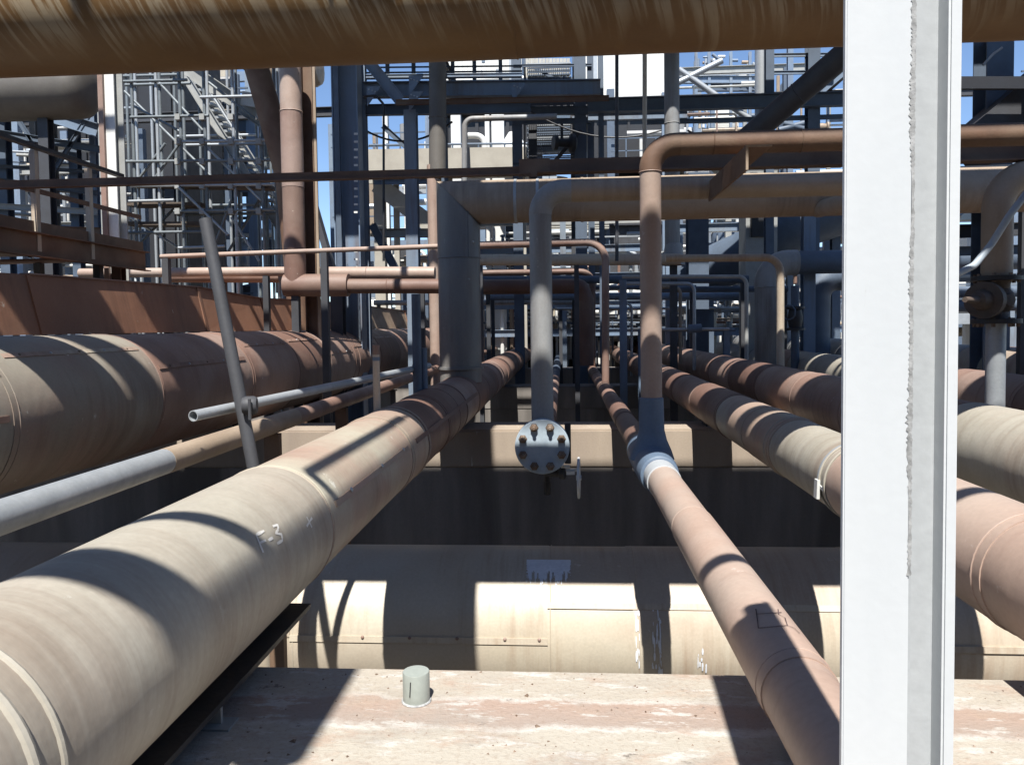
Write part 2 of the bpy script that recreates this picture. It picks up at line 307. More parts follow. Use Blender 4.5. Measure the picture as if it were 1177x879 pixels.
def rect(b, h): return [(-b / 2, -h / 2), (b / 2, -h / 2), (b / 2, h / 2), (-b / 2, h / 2)]
def Hs(b, h, tf=.015, tw=.01):
    return [(-b/2, -h/2), (b/2, -h/2), (b/2, -h/2+tf), (tw/2, -h/2+tf), (tw/2, h/2-tf), (b/2, h/2-tf), (b/2, h/2), (-b/2, h/2), (-b/2, h/2-tf), (-tw/2, h/2-tf), (-tw/2, -h/2+tf), (-b/2, -h/2+tf)]
def Ls(a, b, t=.01): return [(0, 0), (a, 0), (a, t), (t, t), (t, b), (0, b)]
def Cs(h, b, t=.01): return [(0, -h/2), (b, -h/2), (b, -h/2+t), (t, -h/2+t), (t, h/2-t), (b, h/2-t), (b, h/2), (0, h/2)]
def part(name, mat, parent, fn, *a, label=None, kind=None, flat=False, **k):
    m = MB(); getattr(m, fn)(*a, **k); return m.build(name, mat, parent, label, kind, flat)
def copy_to(o, delta, parent):
    c = o.copy(); COL.objects.link(c); c.parent = parent; c.location = o.location + Vector(delta); WL[c.name] = WL[o.name] + Vector(delta); return c

GZ = -3.15                                   # ground
BT = -1.13                                  # top of the sleeper beams

# ================================================================== SETTING
m = MB(); m.add([(-900, -300, GZ), (900, -300, GZ), (900, 1500, GZ), (-900, 1500, GZ)], [(0, 1, 2, 3)])
g = m.build('ground', 'ground'); g['kind'] = 'structure'
m = MB(); nx, ny = 60, 10; vs = []
for j in range(ny):
    for i in range(nx):
        x = -500 + 1000 * i / (nx - 1); f = j / (ny - 1)
        hgt = (38 + 16 * math.sin(x * .012 + 1) + 9 * math.sin(x * .045) + 3 * math.sin(x * .17)) * math.sin(f * math.pi / 2)
        vs.append((x, 520 + 260 * f + 8 * math.sin(x * .03), GZ - 1 + hgt + random.uniform(-1.2, 1.2) * f))
m.add(vs, [(j * nx + i, j * nx + i + 1, (j + 1) * nx + i + 1, (j + 1) * nx + i) for j in range(ny - 1) for i in range(nx - 1)])
h = m.build('hill', 'hill'); h['kind'] = 'structure'

# ================================================================== SLEEPER BEAMS
r = thing('sleeper_beam', 'broad beam with worn cream and rust paint carrying the grey pipe stub', 'beam', (0, 2.0, BT))
part('beam_top', 'beamtop', r, 'cbox', (-5.2, 1.42, BT - .06), (4.6, 2.47, BT), .012)
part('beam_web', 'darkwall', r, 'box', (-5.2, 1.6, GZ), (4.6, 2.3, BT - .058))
part('paint_flake', 'chalk', r, 'box', (.1, 1.75, BT), (.12, 1.755, BT + .002)) if False else None
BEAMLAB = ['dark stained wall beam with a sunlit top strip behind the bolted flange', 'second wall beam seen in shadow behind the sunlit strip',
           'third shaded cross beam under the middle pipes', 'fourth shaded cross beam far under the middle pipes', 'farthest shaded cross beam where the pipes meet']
for i, yb in enumerate((8.3, 14.2, 20.1, 26.0, 32.0)):
    r = thing('sleeper_beam', BEAMLAB[i], 'beam', (0, yb, BT))
    part('beam_cap', 'wallface' if i == 0 else 'darkwall', r, 'cbox', (-7.5, yb, BT - .42), (9.5, yb + .7, BT), .02)  # first cap coloured paler as sunlit, walls and other beams darker as shaded
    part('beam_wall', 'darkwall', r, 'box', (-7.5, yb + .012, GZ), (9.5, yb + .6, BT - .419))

# ================================================================== PIPE BUILDER
def clad(root, pts_r, mats, axis_pts, n=32, lap=None, beads=True):
    pass
def run_y(name, label, X, z, r, edges, mats, group=None, n=32, lapang=None, bead=.006, supports=True, cat='pipe'):
    """a clad pipe along Y: each sheet a part, laps alternate, a raised bead at each joint"""
    root = thing(name, label, cat, (X, edges[0], z), group)
    for i in range(len(edges) - 1):
        a, b = edges[i], edges[i + 1]
        mt = mats[min(i, len(mats) - 1)]
        rr = r + (.0025 if i % 2 else -.0015)
        m = MB(); m.tube([(X, a - .02, z), (X, b, z)], rr, n, cap=True, step=((lapang if lapang is not None else -.5) + .25 * (i % 3), .004))
        if bead:
            m.torus((X, a + .03, z), (0, 1, 0), rr, bead * .6, n, 6)
        o = m.build('cladding_sheet', mt, root)
    if supports:
        for yb in (1.9, 8.65, 14.55, 20.45, 26.35, 32.3):
            if edges[0] - .3 < yb < edges[-1] and z - r > BT + .015:
                m = MB(); wd = min(.16, r * .8)
                m.box((X - .008, yb - .14, BT - .001), (X + .008, yb + .14, z - r * .9)); m.box((X - wd / 2, yb - .15, z - r - .012), (X + wd / 2, yb + .15, z - r + .004)) if r > .06 else None
                m.build('pipe_shoe', 'darksteel', root)
    return root
def hit_cyl(px, py, X, z, r):
    """where the line of sight meets a pipe along Y; gives the point and the normal there"""
    d = ray(px, py); a = d.x**2 + d.z**2; b = -2 * (d.x * X + d.z * z); c = X*X + z*z - r*r
    t = (-b - math.sqrt(max(0, b*b - 4*a*c))) / (2 * a); p = d * t
    return p, Vector((p.x - X, 0, p.z - z)).normalized()
def stroke(root, name, mat, pix, X, z, r, wid=.006):
    m = MB(); pp = []
    for a, b in zip(pix[:-1], pix[1:]):
        for k in range(5):
            f = k / 4
            if pp and k == 0: continue
            pp.append(hit_cyl(a[0] + (b[0] - a[0]) * f, a[1] + (b[1] - a[1]) * f, X, z, r))
    vs, fs = [], []
    for i, (p, nrm) in enumerate(pp):
        j = min(i + 1, len(pp) - 1); k = max(i - 1, 0); t = pp[j][0] - pp[k][0]
        s = t.cross(nrm); s = s.normalized() * wid * .5 if s.length > 1e-7 else Vector((wid * .5, 0, 0))
        wv = random.uniform(.7, 1.25)
        vs += [p + nrm * .002 + s * wv, p + nrm * .002 - s * wv]
    fs = [(2*i, 2*i+1, 2*i+3, 2*i+2) for i in range(len(pp) - 1)]
    m.add(vs, fs); return m.build(name, mat, root)

# ------------------------------------------------------------------ pipe A, big near left
AX, AZ, AR = -1.144, -.78, .25
edges = [.35, 1.02, 2.86, 4.45, 4.95, 5.9, 6.95, 8.05, 9.1, 10.2, 11.2, 12.3, 13.5, 15, 17, 19.5, 22, 26, 31, 40]
A = run_y('insulated_pipe', 'large beige insulated pipe in the left foreground chalked with a letter and number', AX, AZ, AR,
          edges, ['beige', 'beige', 'beigerust', 'beigerust', 'darkrust', 'darkrust', 'redox', 'darkrust', 'darkrust', 'redox', 'redox', 'darkrust'], n=48, lapang=3.3)
for y0, rr in ((1.20, .011), (1.27, .008), (2.86, .0035), (5.0, .007)):
    part('joint_band', 'beige' if y0 < 2 else 'beigerust', A, 'torus', (AX, y0, AZ), (0, 1, 0), AR + .002, rr, 56, 8)
for y0 in (6.5, 7.0, 10.3, 10.9, 11.4, 12.2):
    m = MB(); m.lathe((AX, y0, AZ), (0, 1, 0), [(0, AR + .001), (.002, AR + .006), (.03, AR + .006), (.032, AR + .001)], 40); m.build('strap', 'darkrust', A)
# long lap seam with rivets, right flank
m = MB(); a0 = R_(20)
for aa in (a0,):
    u = Vector((math.cos(aa), 0, math.sin(aa)))
    m.prism(Vector((AX, 2.95, AZ)) + u * (AR + .002), Vector((AX, 4.35, AZ)) + u * (AR + .002), rect(.012, .026), up=u.cross(Vector((0, 1, 0))))
m.build('lap_seam', 'beigerust', A)
for y0 in (3.15, 3.7, 4.2):
    part('rivet', 'galv', A, 'lathe', Vector((AX, y0, AZ)) + u * (AR + .008) + Vector((0, 0, .012)), u, [(0, .011), (.004, .01), (.008, .004)], 10)
part('lap_seam', 'darkrust', A, 'prism', Vector((AX, 4.6, AZ)) + u * (AR + .002), Vector((AX, 7.9, AZ)) + u * (AR + .002), rect(.012, .03), u.cross(Vector((0, 1, 0))))
for pix in ([(294, 615), (302, 635)], [(294, 615), (303, 610)], [(298, 624), (305, 621)], [(308, 621), (313, 618)],
            [(313, 605), (319, 603), (319, 609), (316, 613), (323, 614), (324, 621), (318, 625)], [(352, 594), (358, 606)], [(358, 595), (352, 605)]):
    stroke(A, 'chalk_mark', 'chalk', pix, AX, AZ, AR + .0018, .009)
# shoe: long tee plate on the beam
m = MB(); m.box((AX - .012, 1.55, BT - .001), (AX + .012, 2.85, AZ - AR * .98)); m.build('pipe_shoe', 'black', A)
part('shoe_plate', 'black', A, 'box', (AX - .17, 1.5, -1.062), (AX + .17, 2.82, -1.046))
part('shoe_gusset', 'greysteel', A, 'box', (AX + .03, 2.08, BT + .001), (AX + .155, 2.094, -1.063))
part('weld_bead', 'greysteel', A, 'box', (AX + .02, 2.05, BT), (AX + .19, 2.12, BT + .006))

# ------------------------------------------------------------------ pipe B with the blue tee and riser
BX, BZ, BR = .60, -.96, .10
Bp = run_y('insulated_pipe', 'pink oxide pipe right of centre with a dark blue branch tee', BX, BZ, BR,
           [.6, 2.0, 3.6, 4.72, 6.1, 7.6, 9.4, 10.6, 12.3, 14, 16, 18, 22, 28, 40], ['pink', 'pink', 'pink', 'redox', 'darkrust', 'darkrust', 'redox', 'darkrust', 'redox', 'darkrust'], n=32, bead=.004)
part('white_band', 'palegrey', Bp, 'lathe', (BX, 4.66, BZ), (0, 1, 0), [(0, BR + .001), (.002, BR + .006), (.20, BR + .006), (.202, BR + .001)], 32)
part('branch_tee', 'bluepaint', Bp, 'lathe', (BX, 4.88, BZ), (0, 1, 0), [(0, BR + .004), (.01, BR + .022), (.08, BR + .03), (.6, BR + .034), (.98, BR + .03), (1.0, BR + .004)], 32)
part('branch_neck', 'bluepaint', Bp, 'lathe', (BX, 5.33, BZ + .03), (0, 0, 1), [(0, .155), (.06, .135), (.13, .105), (.2, .088), (.42, .082), (.43, .07)], 28)
for pix in ([(869, 700), (870, 706), (872, 722), (905, 719), (902, 710), (895, 706), (894, 700)], [(869, 706), (898, 704)], [(905, 719), (913, 722), (919, 728)]):
    stroke(Bp, 'marker_outline', 'pencil', pix, BX, BZ, BR + .0028, .0032)
ys = 5.33; zt = 1.22
riser = thing('riser_pipe', 'tan pipe rising from the blue tee and turning right at the top', 'pipe', (BX, ys, BZ + .44))
m = MB(); m.tube([(BX, ys, BZ + .40), (BX, ys, zt - .17)], .073, 28); m.build('pipe_length', 'pink', riser)
m = MB(); m.tube([(BX, ys, zt - .19), (BX, ys, zt), (BX + .2, ys, zt)], .076, 28, bend=.17, seg=10); m.build('elbow', 'brownsteel', riser)
m = MB(); m.tube([(BX + .17, ys, zt), (4.3, ys + .0, zt)], .075, 28); m.build('pipe_length', 'brownsteel', riser)
part('weld_bead', 'redox', riser, 'torus', (BX, ys, zt - .185), (0, 0, 1), .0755, .004, 28, 6)
part('weld_bead', 'brownsteel', riser, 'torus', (BX + .42, ys, zt), (1, 0, 0), .0755, .004, 28, 6)
part('weld_bead', 'brownsteel', riser, 'torus', (BX + 1.0, ys, zt), (1, 0, 0), .0755, .005, 28, 6)

# ------------------------------------------------------------------ pipe C
CX_, CZ_, CR = 1.56, -.85, .205
Cp = run_y('insulated_pipe', 'thick pipe right of the blue tee, beige in its middle and red oxide near', CX_, CZ_, CR,
           [1.2, 2.6, 4.06, 5.2, 5.95, 7.0, 8.4, 9.8, 11.6, 13.4, 16, 19, 23, 30, 40], ['pink', 'pink', 'beige', 'beigerust', 'beigerust', 'darkrust', 'redox', 'darkrust', 'redox', 'darkrust'], n=40)
for y0 in (4.08, 4.16, 5.3): part('joint_band', 'beige', Cp, 'torus', (CX_, y0, CZ_), (0, 1, 0), CR + .002, .006, 48, 8)
p, nrm = hit_cyl(942, 561, CX_, CZ_, CR)
m = MB(); m.lathe((CX_, p.y, CZ_), (0, 1, 0), [(0, CR + .003), (.001, CR + .006), (.018, CR + .006), (.019, CR + .003)], 48); m.build('strap', 'galv', Cp)
m = MB(); m.prism(p + nrm * .012 + V(0, 0, .05), p + nrm * .016 - V(0, 0, .05), rect(.05, .016), up=nrm)
m.prism(p + nrm * .02 + V(.02, 0, .02), p + nrm * .02 + V(.02, -.08, .01), rect(.016, .016)); m.build('strap_buckle', 'whitewall', Cp)

# ------------------------------------------------------------------ pipes E, F, G on the right, H and D on the left
E_ = run_y('insulated_pipe', 'wide pipe just beyond the beige and red one, striped by the sun', 2.58, -.79, .27,
           [1.8, 3.6, 5.0, 6.6, 8, 9.5, 11, 12.5, 14, 16, 19, 24, 40], ['beigerust', 'beige', 'redox', 'redox', 'redox', 'darkrust', 'redox'], n=40)
F_ = run_y('insulated_pipe', 'rusty pipe under the grey riser with the sunlit elbow', 4.2, -.80, .29,
           [5, 7, 9, 11, 13, 13.8, 15.5, 17, 20, 24, 40], ['darkrust', 'redox', 'redox', 'beige', 'beige', 'redox', 'grey'], n=32)
G_ = run_y('insulated_pipe', 'grey rust pipe at the far right under the gate valve', 5.7, -.70, .35,
           [5, 7, 9, 11, 13, 15.5, 18, 22, 28, 40], ['darkrust', 'redox', 'beigerust', 'grey'], n=32)
K_ = run_y('insulated_pipe', 'outermost low grey pipe right of the rusty ones', 7.4, -.75, .30, [8, 11, 14, 17, 20, 25, 40], ['grey', 'darkrust', 'grey'], n=28)
D_ = run_y('insulated_pipe', 'biggest red oxide pipe on the left, top at eye height', -3.8, -.545, .52,
           [2.6, 4.36, 6.05, 7.9, 9.3, 10.6, 11.9, 13.6, 15.2, 17, 20, 25, 40], ['rusttan', 'rusttan', 'redox', 'redox', 'darkrust', 'redox', 'redox', 'darkrust', 'redox'], n=56, lapang=.55)
for i, (y0, y1, an) in enumerate(((4.5, 6.0, 50), (6.1, 7.8, 28), (8.0, 9.2, 46), (10.7, 11.8, 22), (9.4, 10.5, 50), (12, 13.5, 30), (13.7, 15.1, 44), (3.0, 4.3, 4))):
    u = Vector((math.cos(R_(an)), 0, math.sin(R_(an))))
    part('lap_seam', 'redox' if i else 'beigerust', D_, 'prism', V(-3.8, y0, -.545) + u * .523, V(-3.8, y1, -.545) + u * .523, rect(.012, .04), u.cross(Vector((0, 1, 0))))
    for q in range(5): part('screw', 'galv' if q % 2 else 'rustbolt', D_, 'lathe', V(-3.8, y0 + (y1 - y0) * (q + .5) / 5, -.545) + u * .528, u, [(0, .011), (.006, .009), (.009, .003)], 8)
for y0 in (6.05, 10.6, 11.9, 12.15):
    part('joint_band', 'redox', D_, 'torus', (-3.8, y0, -.545), (0, 1, 0), .522, .005, 64, 6)
H_ = thing('bare_pipe', 'thin grey to rust pipe beside the biggest red pipe, resting on posts', 'pipe', (-1.96, 1.5, -.64))
for a, b, mt in ((1.0, 3.6, 'galv'), (3.6, 5.4, 'tan'), (5.4, 9, 'redox'), (9, 14, 'redox'), (14, 30, 'darkrust')):
    part('pipe_length', mt, H_, 'tube', [(-1.96, a, -.64), (-1.96, b, -.64)], .062 + (.0015 if mt == 'tan' else 0), 24)
for y0 in (2.2, 8.5, 14.4, 20.3, 26.2):
    m = MB(); m.prism((-1.96, y0, -.70), (-1.96, y0, BT), Ls(.06, .06, .008)); m.box((-2.03, y0 - .05, -.712), (-1.89, y0 + .05, -.7)); m.build('pipe_shoe', 'darksteel', H_)
for y0 in (5.0, 6.6):
    m = MB(); m.box((-2.01, y0 - .03, GZ), (-1.91, y0 + .03, -.7)); m.build('pipe_post', 'brownsteel', H_)

p1y, p1r, p1z = 8.42, .232, 1.36
# ------------------------------------------------------------------ the header with the blind flange, and its riser P2
NX, NZ, NR = -.172, -.915, .085
fy = 5.8
N_ = run_y('header_pipe', 'narrow rust pipe running away behind the blind flange', NX, NZ, NR, [fy + .04, 7.4, 9.2, 11.8, 12.8, 15, 19, 25, 40], ['darkrust', 'darkrust', 'redox', 'redox', 'darkblue', 'darkblue'], n=24, bead=.004)
m = MB(); m.lathe((NX, fy + .055, NZ), (0, -1, 0), [(0, .09), (0, .205), (.002, .207), (.045, .207), (.047, .205)], 48)
m.build('welded_flange', 'flange', N_)
blind = part('blind_flange', 'flange', N_, 'lathe', (NX, fy + .004, NZ), (0, -1, 0), [(0, .205), (.002, .2075), (.042, .2075), (.047, .203)], 56)
first = None
for k in range(8):
    a = R_(22.5 + 45 * k); q = V(NX + math.cos(a) * .158, fy - .043, NZ + math.sin(a) * .158)
    if first is None:
        m = MB(); m.lathe(q, (0, -1, 0), [(0, .034), (.003, .034), (.004, .027), (.030, .027), (.032, .024)], 6); m.lathe(q + V(0, -.03, 0), (0, -1, 0), [(0, .014), (.022, .014), (.025, .011)], 12)
        first = m.build('bolt', 'rustbolt', N_, angle=30); q0 = q
    else: copy_to(first, q - q0, N_)
m = MB(); m.tube([(NX, fy + .16, NZ), (NX, fy + .16, 1.0)], .085, 28); 
P2 = thing('riser_pipe', 'grey pipe rising from the bolted flange, sunlit in its middle', 'pipe', (NX, fy + .16, NZ + .08))
m = MB(); m.tube([(NX, fy + .14, NZ + .02), (NX, fy + .14, .86)], .086, 28); m.build('pipe_length', 'grey', P2)
m = MB(); m.tube([(NX, fy + .14, .85), (NX, fy + .14, 1.03), (NX + .24, fy + .14, 1.03)], .0885, 28, bend=.19, seg=10); m.build('elbow', 'grey', P2)
m = MB(); m.tube([(NX + .19, fy + .14, 1.03), (2.72, fy + .14, 1.03), (2.72, p1y, 1.20)], .087, 28, bend=.2); m.build('pipe_length', 'tan', P2)
m = MB(); m.lathe((NX, fy + .14, NZ + .06), (0, 0, 1), [(0, .12), (.05, .10), (.09, .087)], 24); m.build('weld_collar', 'grey', P2)
for xx in (NX - .12, NX + .17): part('support_lug', 'darksteel', N_, 'box', (xx, fy + .35, NZ - .2), (xx + .05, fy + .38, NZ + .13))
m = MB(); m.box((NX - .12, fy + .35, NZ - .13), (NX + .22, fy + .38, NZ - .09)); m.build('support_bar', 'darksteel', N_)
# drain valve below the flange
vx, vy, vz = NX + .06, fy + .12, NZ - .225
dv = thing('drain_valve', 'small valve with a white handwheel hanging under the bolted flange', 'valve', (vx, vy, vz + .06))
m = MB(); m.tube([(vx - .03, vy, NZ - .06), (vx - .03, vy, vz - .08)], .022, 14); m.build('drain_stem', 'black', dv)
m = MB(); m.lathe((vx - .03, vy, vz - .07), (0, 0, -1), [(0, .028), (.10, .028), (.105, .024)], 10); m.build('end_cap', 'black', dv)
m = MB(); m.tube([(vx - .04, vy, vz), (vx + .11, vy - .03, vz)], .034, 14); m.lathe((vx + .06, vy - .02, vz), (1, -.2, 0), [(0, .034), (.01, .048), (.05, .048), (.06, .03)], 14); m.build('valve_body', 'darksteel', dv)
m = MB(); m.tube([(vx + .10, vy - .03, vz + .02), (vx + .20, vy - .06, vz + .03)], .013, 12); m.box((vx + .08, vy - .06, vz + .045), (vx + .15, vy - .04, vz + .065)); m.box((vx + .12, vy - .075, vz - .005), (vx + .185, vy - .055, vz + .02))
m.prism((vx + .03, vy - .05, vz + .095), (vx + .12, vy - .06, vz + .05), rect(.02, .014)); m.build('yoke', 'whitewall', dv)
m = MB(); hc = V(vx + .215, vy - .06, vz - .03); m.torus(hc, (1, -.05, 0), .15, .010, 28, 8)
for k in range(4):
    a = R_(90 * k + 20); m.tube([hc, hc + V(0, math.cos(a) * .155, math.sin(a) * .155)], .008, 8)
m.lathe(hc - V(.02, 0, 0), (1, 0, 0), [(0, .02), (.04, .02)], 12); m.build('handwheel', 'white', dv)

# ------------------------------------------------------------------ P1: grey riser on pipe A with mitred elbow, header to the right
P1 = thing('riser_pipe', 'fat grey riser with a mitred corner standing on the large left pipe', 'pipe', (AX, p1y, AZ + AR))
m = MB(); m.tube([(AX, p1y, AZ + AR - .08), (AX, p1y, .75)], p1r, 40, step=(.9, .005)); m.build('cladding_sheet', 'midgrey', P1)
m = MB(); m.tube([(AX, p1y, .74), (AX, p1y, p1z), (AX + .62, p1y, p1z)], p1r + .003, 40, cap=False)
m2 = MB(); m2.v = list(m.v); m2.f = m.f[40:]; m.f = m.f[:40]; m3 = MB(); ring = m.v[40:80]
m.build('mitred_elbow', 'midgrey', P1); m2.build('mitred_elbow', 'tan', P1)
ctr = sum(ring, Vector()) / 40
m3.v = [ctr + (v - ctr) * f for f in (.99, 1.018) for v in ring] + [ctr + (v - ctr) * 1.018 + V(.012, 0, -.012) for v in ring]
m3.f = [(k * 40 + i, k * 40 + (i + 1) % 40, (k + 1) * 40 + (i + 1) % 40, (k + 1) * 40 + i) for k in range(2) for i in range(40)]; m3.build('mitre_seam', 'darksteel', P1)
m = MB(); m.tube([(AX + .61, p1y, p1z), (AX + 1.35, p1y, p1z)], p1r, 40); m.build('cladding_sheet', 'tan', P1)
xs = [AX + 1.34, 2.2, 4.0, 6.5]
for i in range(3):
    m = MB(); m.tube([(xs[i], p1y, p1z), (xs[i + 1] + .02, p1y, p1z)], p1r + (.003 if i % 2 == 0 else 0), 40); m.build('cladding_sheet', 'tan', P1)
for zz in (AZ + AR + .06,): 
    m = MB(); m.lathe((AX, p1y, zz), (0, 0, 1), [(0, p1r + .001), (.003, p1r + .022), (.03, p1r + .022), (.033, p1r + .001)], 40); m.build('base_collar', 'midgrey', P1)
part('joint_band', 'midgrey', P1, 'torus', (AX, p1y, .75), (0, 0, 1), p1r + .002, .006, 48, 6)
for xx in (AX + .62, AX + .86, AX + 1.34): part('joint_band', 'galv' if xx < 0 else 'tan', P1, 'lathe', (xx, p1y, p1z), (1, 0, 0), [(0, p1r), (.002, p1r + .007), (.03, p1r + .007), (.032, p1r)], 40)
for dx, dz in ((-.02, .9), (.05, .45), (.0, .85)):
    part('rivet', 'greysteel', P1, 'lathe', (AX + .13 + dx, p1y - .192, p1z - dz), (0.5, -1, 0), [(0, .014), (.006, .012), (.01, .004)], 8)
m = MB(); m.prism((AX + .13, p1y - .195, .75), (AX + .13, p1y - .195, p1z - .12), rect(.012, .012)); m.build('lap_seam', 'midgrey', P1)

# ================================================================== big cross pipe between the beams
cpy, cpz, cpr = 6.05, -2.38, .60
XP = thing('insulated_pipe', 'huge cream pipe crossing below all the others behind the worn beam', 'pipe', (0, cpy, cpz - cpr))
xe = [-7.5, -5.2, -3.4, -2.05, -.14, .5, 2.15, 3.9, 5.8, 8]
for i in range(len(xe) - 1):
    part('cladding_sheet', 'cream', XP, 'tube', [(xe[i] - .02, cpy, cpz), (xe[i + 1], cpy, cpz)], cpr + (.003 if i % 2 else -.001), 48, label=None)
    part('joint_band', 'cream', XP, 'torus', (xe[i] + .02, cpy, cpz), (1, 0, 0), cpr + .002, .005, 48, 6)
def on_cross(ang, off=.004): a = R_(ang); return V(0, cpy - math.cos(a) * (cpr + off), cpz + math.sin(a) * (cpr + off))
for x0, x1, an, zz in ((-2.05, -.14, 9, 0), (-.14, .5, 33, 0), (.5, 2.15, 33, 0), (-3.4, -2.05, 12, 0), (2.15, 3.9, 8, 0), (3.9, 5.8, 14, 0)):
    q = on_cross(an); m = MB(); m.prism(q + V(x0, 0, 0), q + V(x1, 0, 0), rect(.012, .045), up=(q - V(0, cpy, cpz)).cross(Vector((1, 0, 0))))
    m.build('lap_seam', 'cream', XP)
q = on_cross(10.5, .012)
for xx in (-1.5, -1.15, -.8, -.45, -.2):
    part('rivet', 'redox', XP, 'lathe', q + V(xx, 0, 0), (0, -1, .2), [(0, .013), (.006, .011), (.01, .004)], 8)
# splashes of white paint
def splash(name, x0, x1, a0, a1, seed, holes=.0, n=26, k=26):
    rnd = random.Random(seed); m = MB(); vs = []; fs = []
    low = [a0 + (a1 - a0) * (.42 * abs(math.sin(i * .13 + seed) * math.sin(i * .41)) + .16 * abs(math.sin(i * 1.1)) + .05 * rnd.random()) for i in range(n + 1)]
    idx = {}
    for i in range(n):
        for j in range(k):
            f = (j + .5) / k; a = a0 + (a1 - a0) * f; edge = min(i, n - 1 - i) / n
            if a < low[i] or (holes and rnd.random() < holes) or edge < .10 * (1 - f) * abs(math.sin(j * .37 + 2 * math.sin(j * .9))): continue
            q = []
            for ii, jj in ((i, j), (i + 1, j), (i + 1, j + 1), (i, j + 1)):
                if (ii, jj) not in idx:
                    p = on_cross(a0 + (a1 - a0) * jj / k, .0075); p.x = x0 + (x1 - x0) * ii / n + rnd.uniform(-.3, .3) * (x1 - x0) / n; idx[(ii, jj)] = len(vs); vs.append(p)
                q.append(idx[(ii, jj)])
            fs.append(q)
    m.add(vs, fs); m.build(name, 'splash', XP)
splash('paint_splash', -.31, .04, 45, 71, 3, 0, 70, 60)
def drips(x0, x1, n, a0, a1, seed):
    rnd = random.Random(seed)
    m = MB()
    for i in range(n):
        x = rnd.uniform(x0, x1); a = rnd.uniform(a0, a1); L_ = rnd.uniform(1.5, 9); wd = rnd.uniform(.002, .007); vs = []
        for k in range(6):
            ww = wd * (.4 + .6 * math.sin(math.pi * (k + .7) / 6.4)) * rnd.uniform(.7, 1.2); p = on_cross(a - L_ * k / 5, .0075)
            vs += [p + V(x - ww, 0, 0), p + V(x + ww, 0, 0)]
        m.add(vs, [(2*q, 2*q+1, 2*q+3, 2*q+2) for q in range(5)])
    m.build('paint_drips', 'splash', XP, kind='stuff')
drips(.495, .52, 16, -8, 36, 5); drips(.61, .68, 36, -10, 34, 8); drips(.93, .99, 8, -6, 10, 9)
m = MB(); 
for xx in (-4.2, 1.2, 5.5):
    m = MB(); m.box((xx - .25, cpy - .35, GZ), (xx + .25, cpy + .35, cpz - cpr * .85)); m.build('saddle', 'darkwall', XP)

# ================================================================== T: streaked pipe across the top
ty, tz, tr = 3.868, 1.654, .309
T_ = thing('insulated_pipe', 'brown pipe with pale drip marks crossing the top of the view', 'pipe', (0, ty, tz))
te = [-6, -3.2, -.22, 1.42, 3.4, 6]
for i in range(5): part('cladding_sheet', 'streak', T_, 'tube', [(te[i] - .02, ty, tz), (te[i + 1], ty, tz)], tr + (.002 if i % 2 else 0), 48)
for x in te[1:-1]: part('joint_band', 'streak', T_, 'torus', (x, ty, tz), (1, 0, 0), tr + .001, .004, 48, 6)
for i, xx in enumerate((-5.6, 5.4)):
    m = MB(); m.prism((xx, ty, GZ), (xx, ty, tz - tr * .97), Hs(.2, .2)); m.build('pipe_support', 'darksteel', T_)

# ================================================================== white column in the near right
c0 = P(970, 440, 1.10); c1 = P(1047, 440, 1.10); c2 = P(1102, 440, 1.13)
WC = thing('steel_column', 'white painted steel column close to the lens on the right', 'column', (c0.x, 1.12, GZ))
top = 1.12
m = MB(); m.cbox((c0.x, 1.10, GZ), (c1.x, 1.112, top), .002); m.build('front_flange', 'white', WC)
m = MB(); m.box((c1.x - .004, 1.113, GZ), (c1.x + .008, 1.165, top)); m.box((c1.x + .006, 1.163, GZ), (c2.x - .004, 1.175, top)); m.build('column_web', 'palegrey', WC)  # web is white paint too; its shade is put into the grey
m = MB(); m.cbox((c2.x - .018, 1.13, GZ), (c2.x, 1.19, top), .003); m.build('edge_lip', 'white', WC)
# rough rusted edge of the flange: a jagged strip of bared grey steel
m = MB(); rnd = random.Random(4); z = .56; vs = []; k = 0
while z > -.36:
    amp = .5 + .5 * math.sin(z * 21 + 1.3) * math.sin(z * 7.7)
    wl = .0015 + amp * rnd.uniform(.001, .007); vs += [(c1.x - wl, 1.0992, z), (c1.x + .002 + rnd.uniform(-.0008, .0012), 1.0992, z)]; z -= rnd.uniform(.0018, .0045); k += 1
m.add(vs, [(2*i, 2*i+1, 2*i+3, 2*i+2) for i in range(k - 1)])
m.build('chipped_edge', 'baresteel', WC)

# ================================================================== stub, posts, tubes near
q = P(469, 806, 2.25); stub = MB(); sx = -.457
stub.lathe((sx, 2.25, BT - .01), (0, 0, 1), [(0, .0405), (.099, .0405), (.102, .039)], 36)
o = o_stub = stub.build('pipe_stub', 'stub'); setp(o, 'short grey pipe stub standing on the worn beam', 'pipe stub')
m = MB(); m.prism((sx - .012, 2.25 - .0395, BT + .03), (sx - .009, 2.25 - .0397, BT + .075), rect(.003, .003)); s_ = m.build('dark_mark', 'black'); s_.parent = o; s_.location = s_.location - o.location

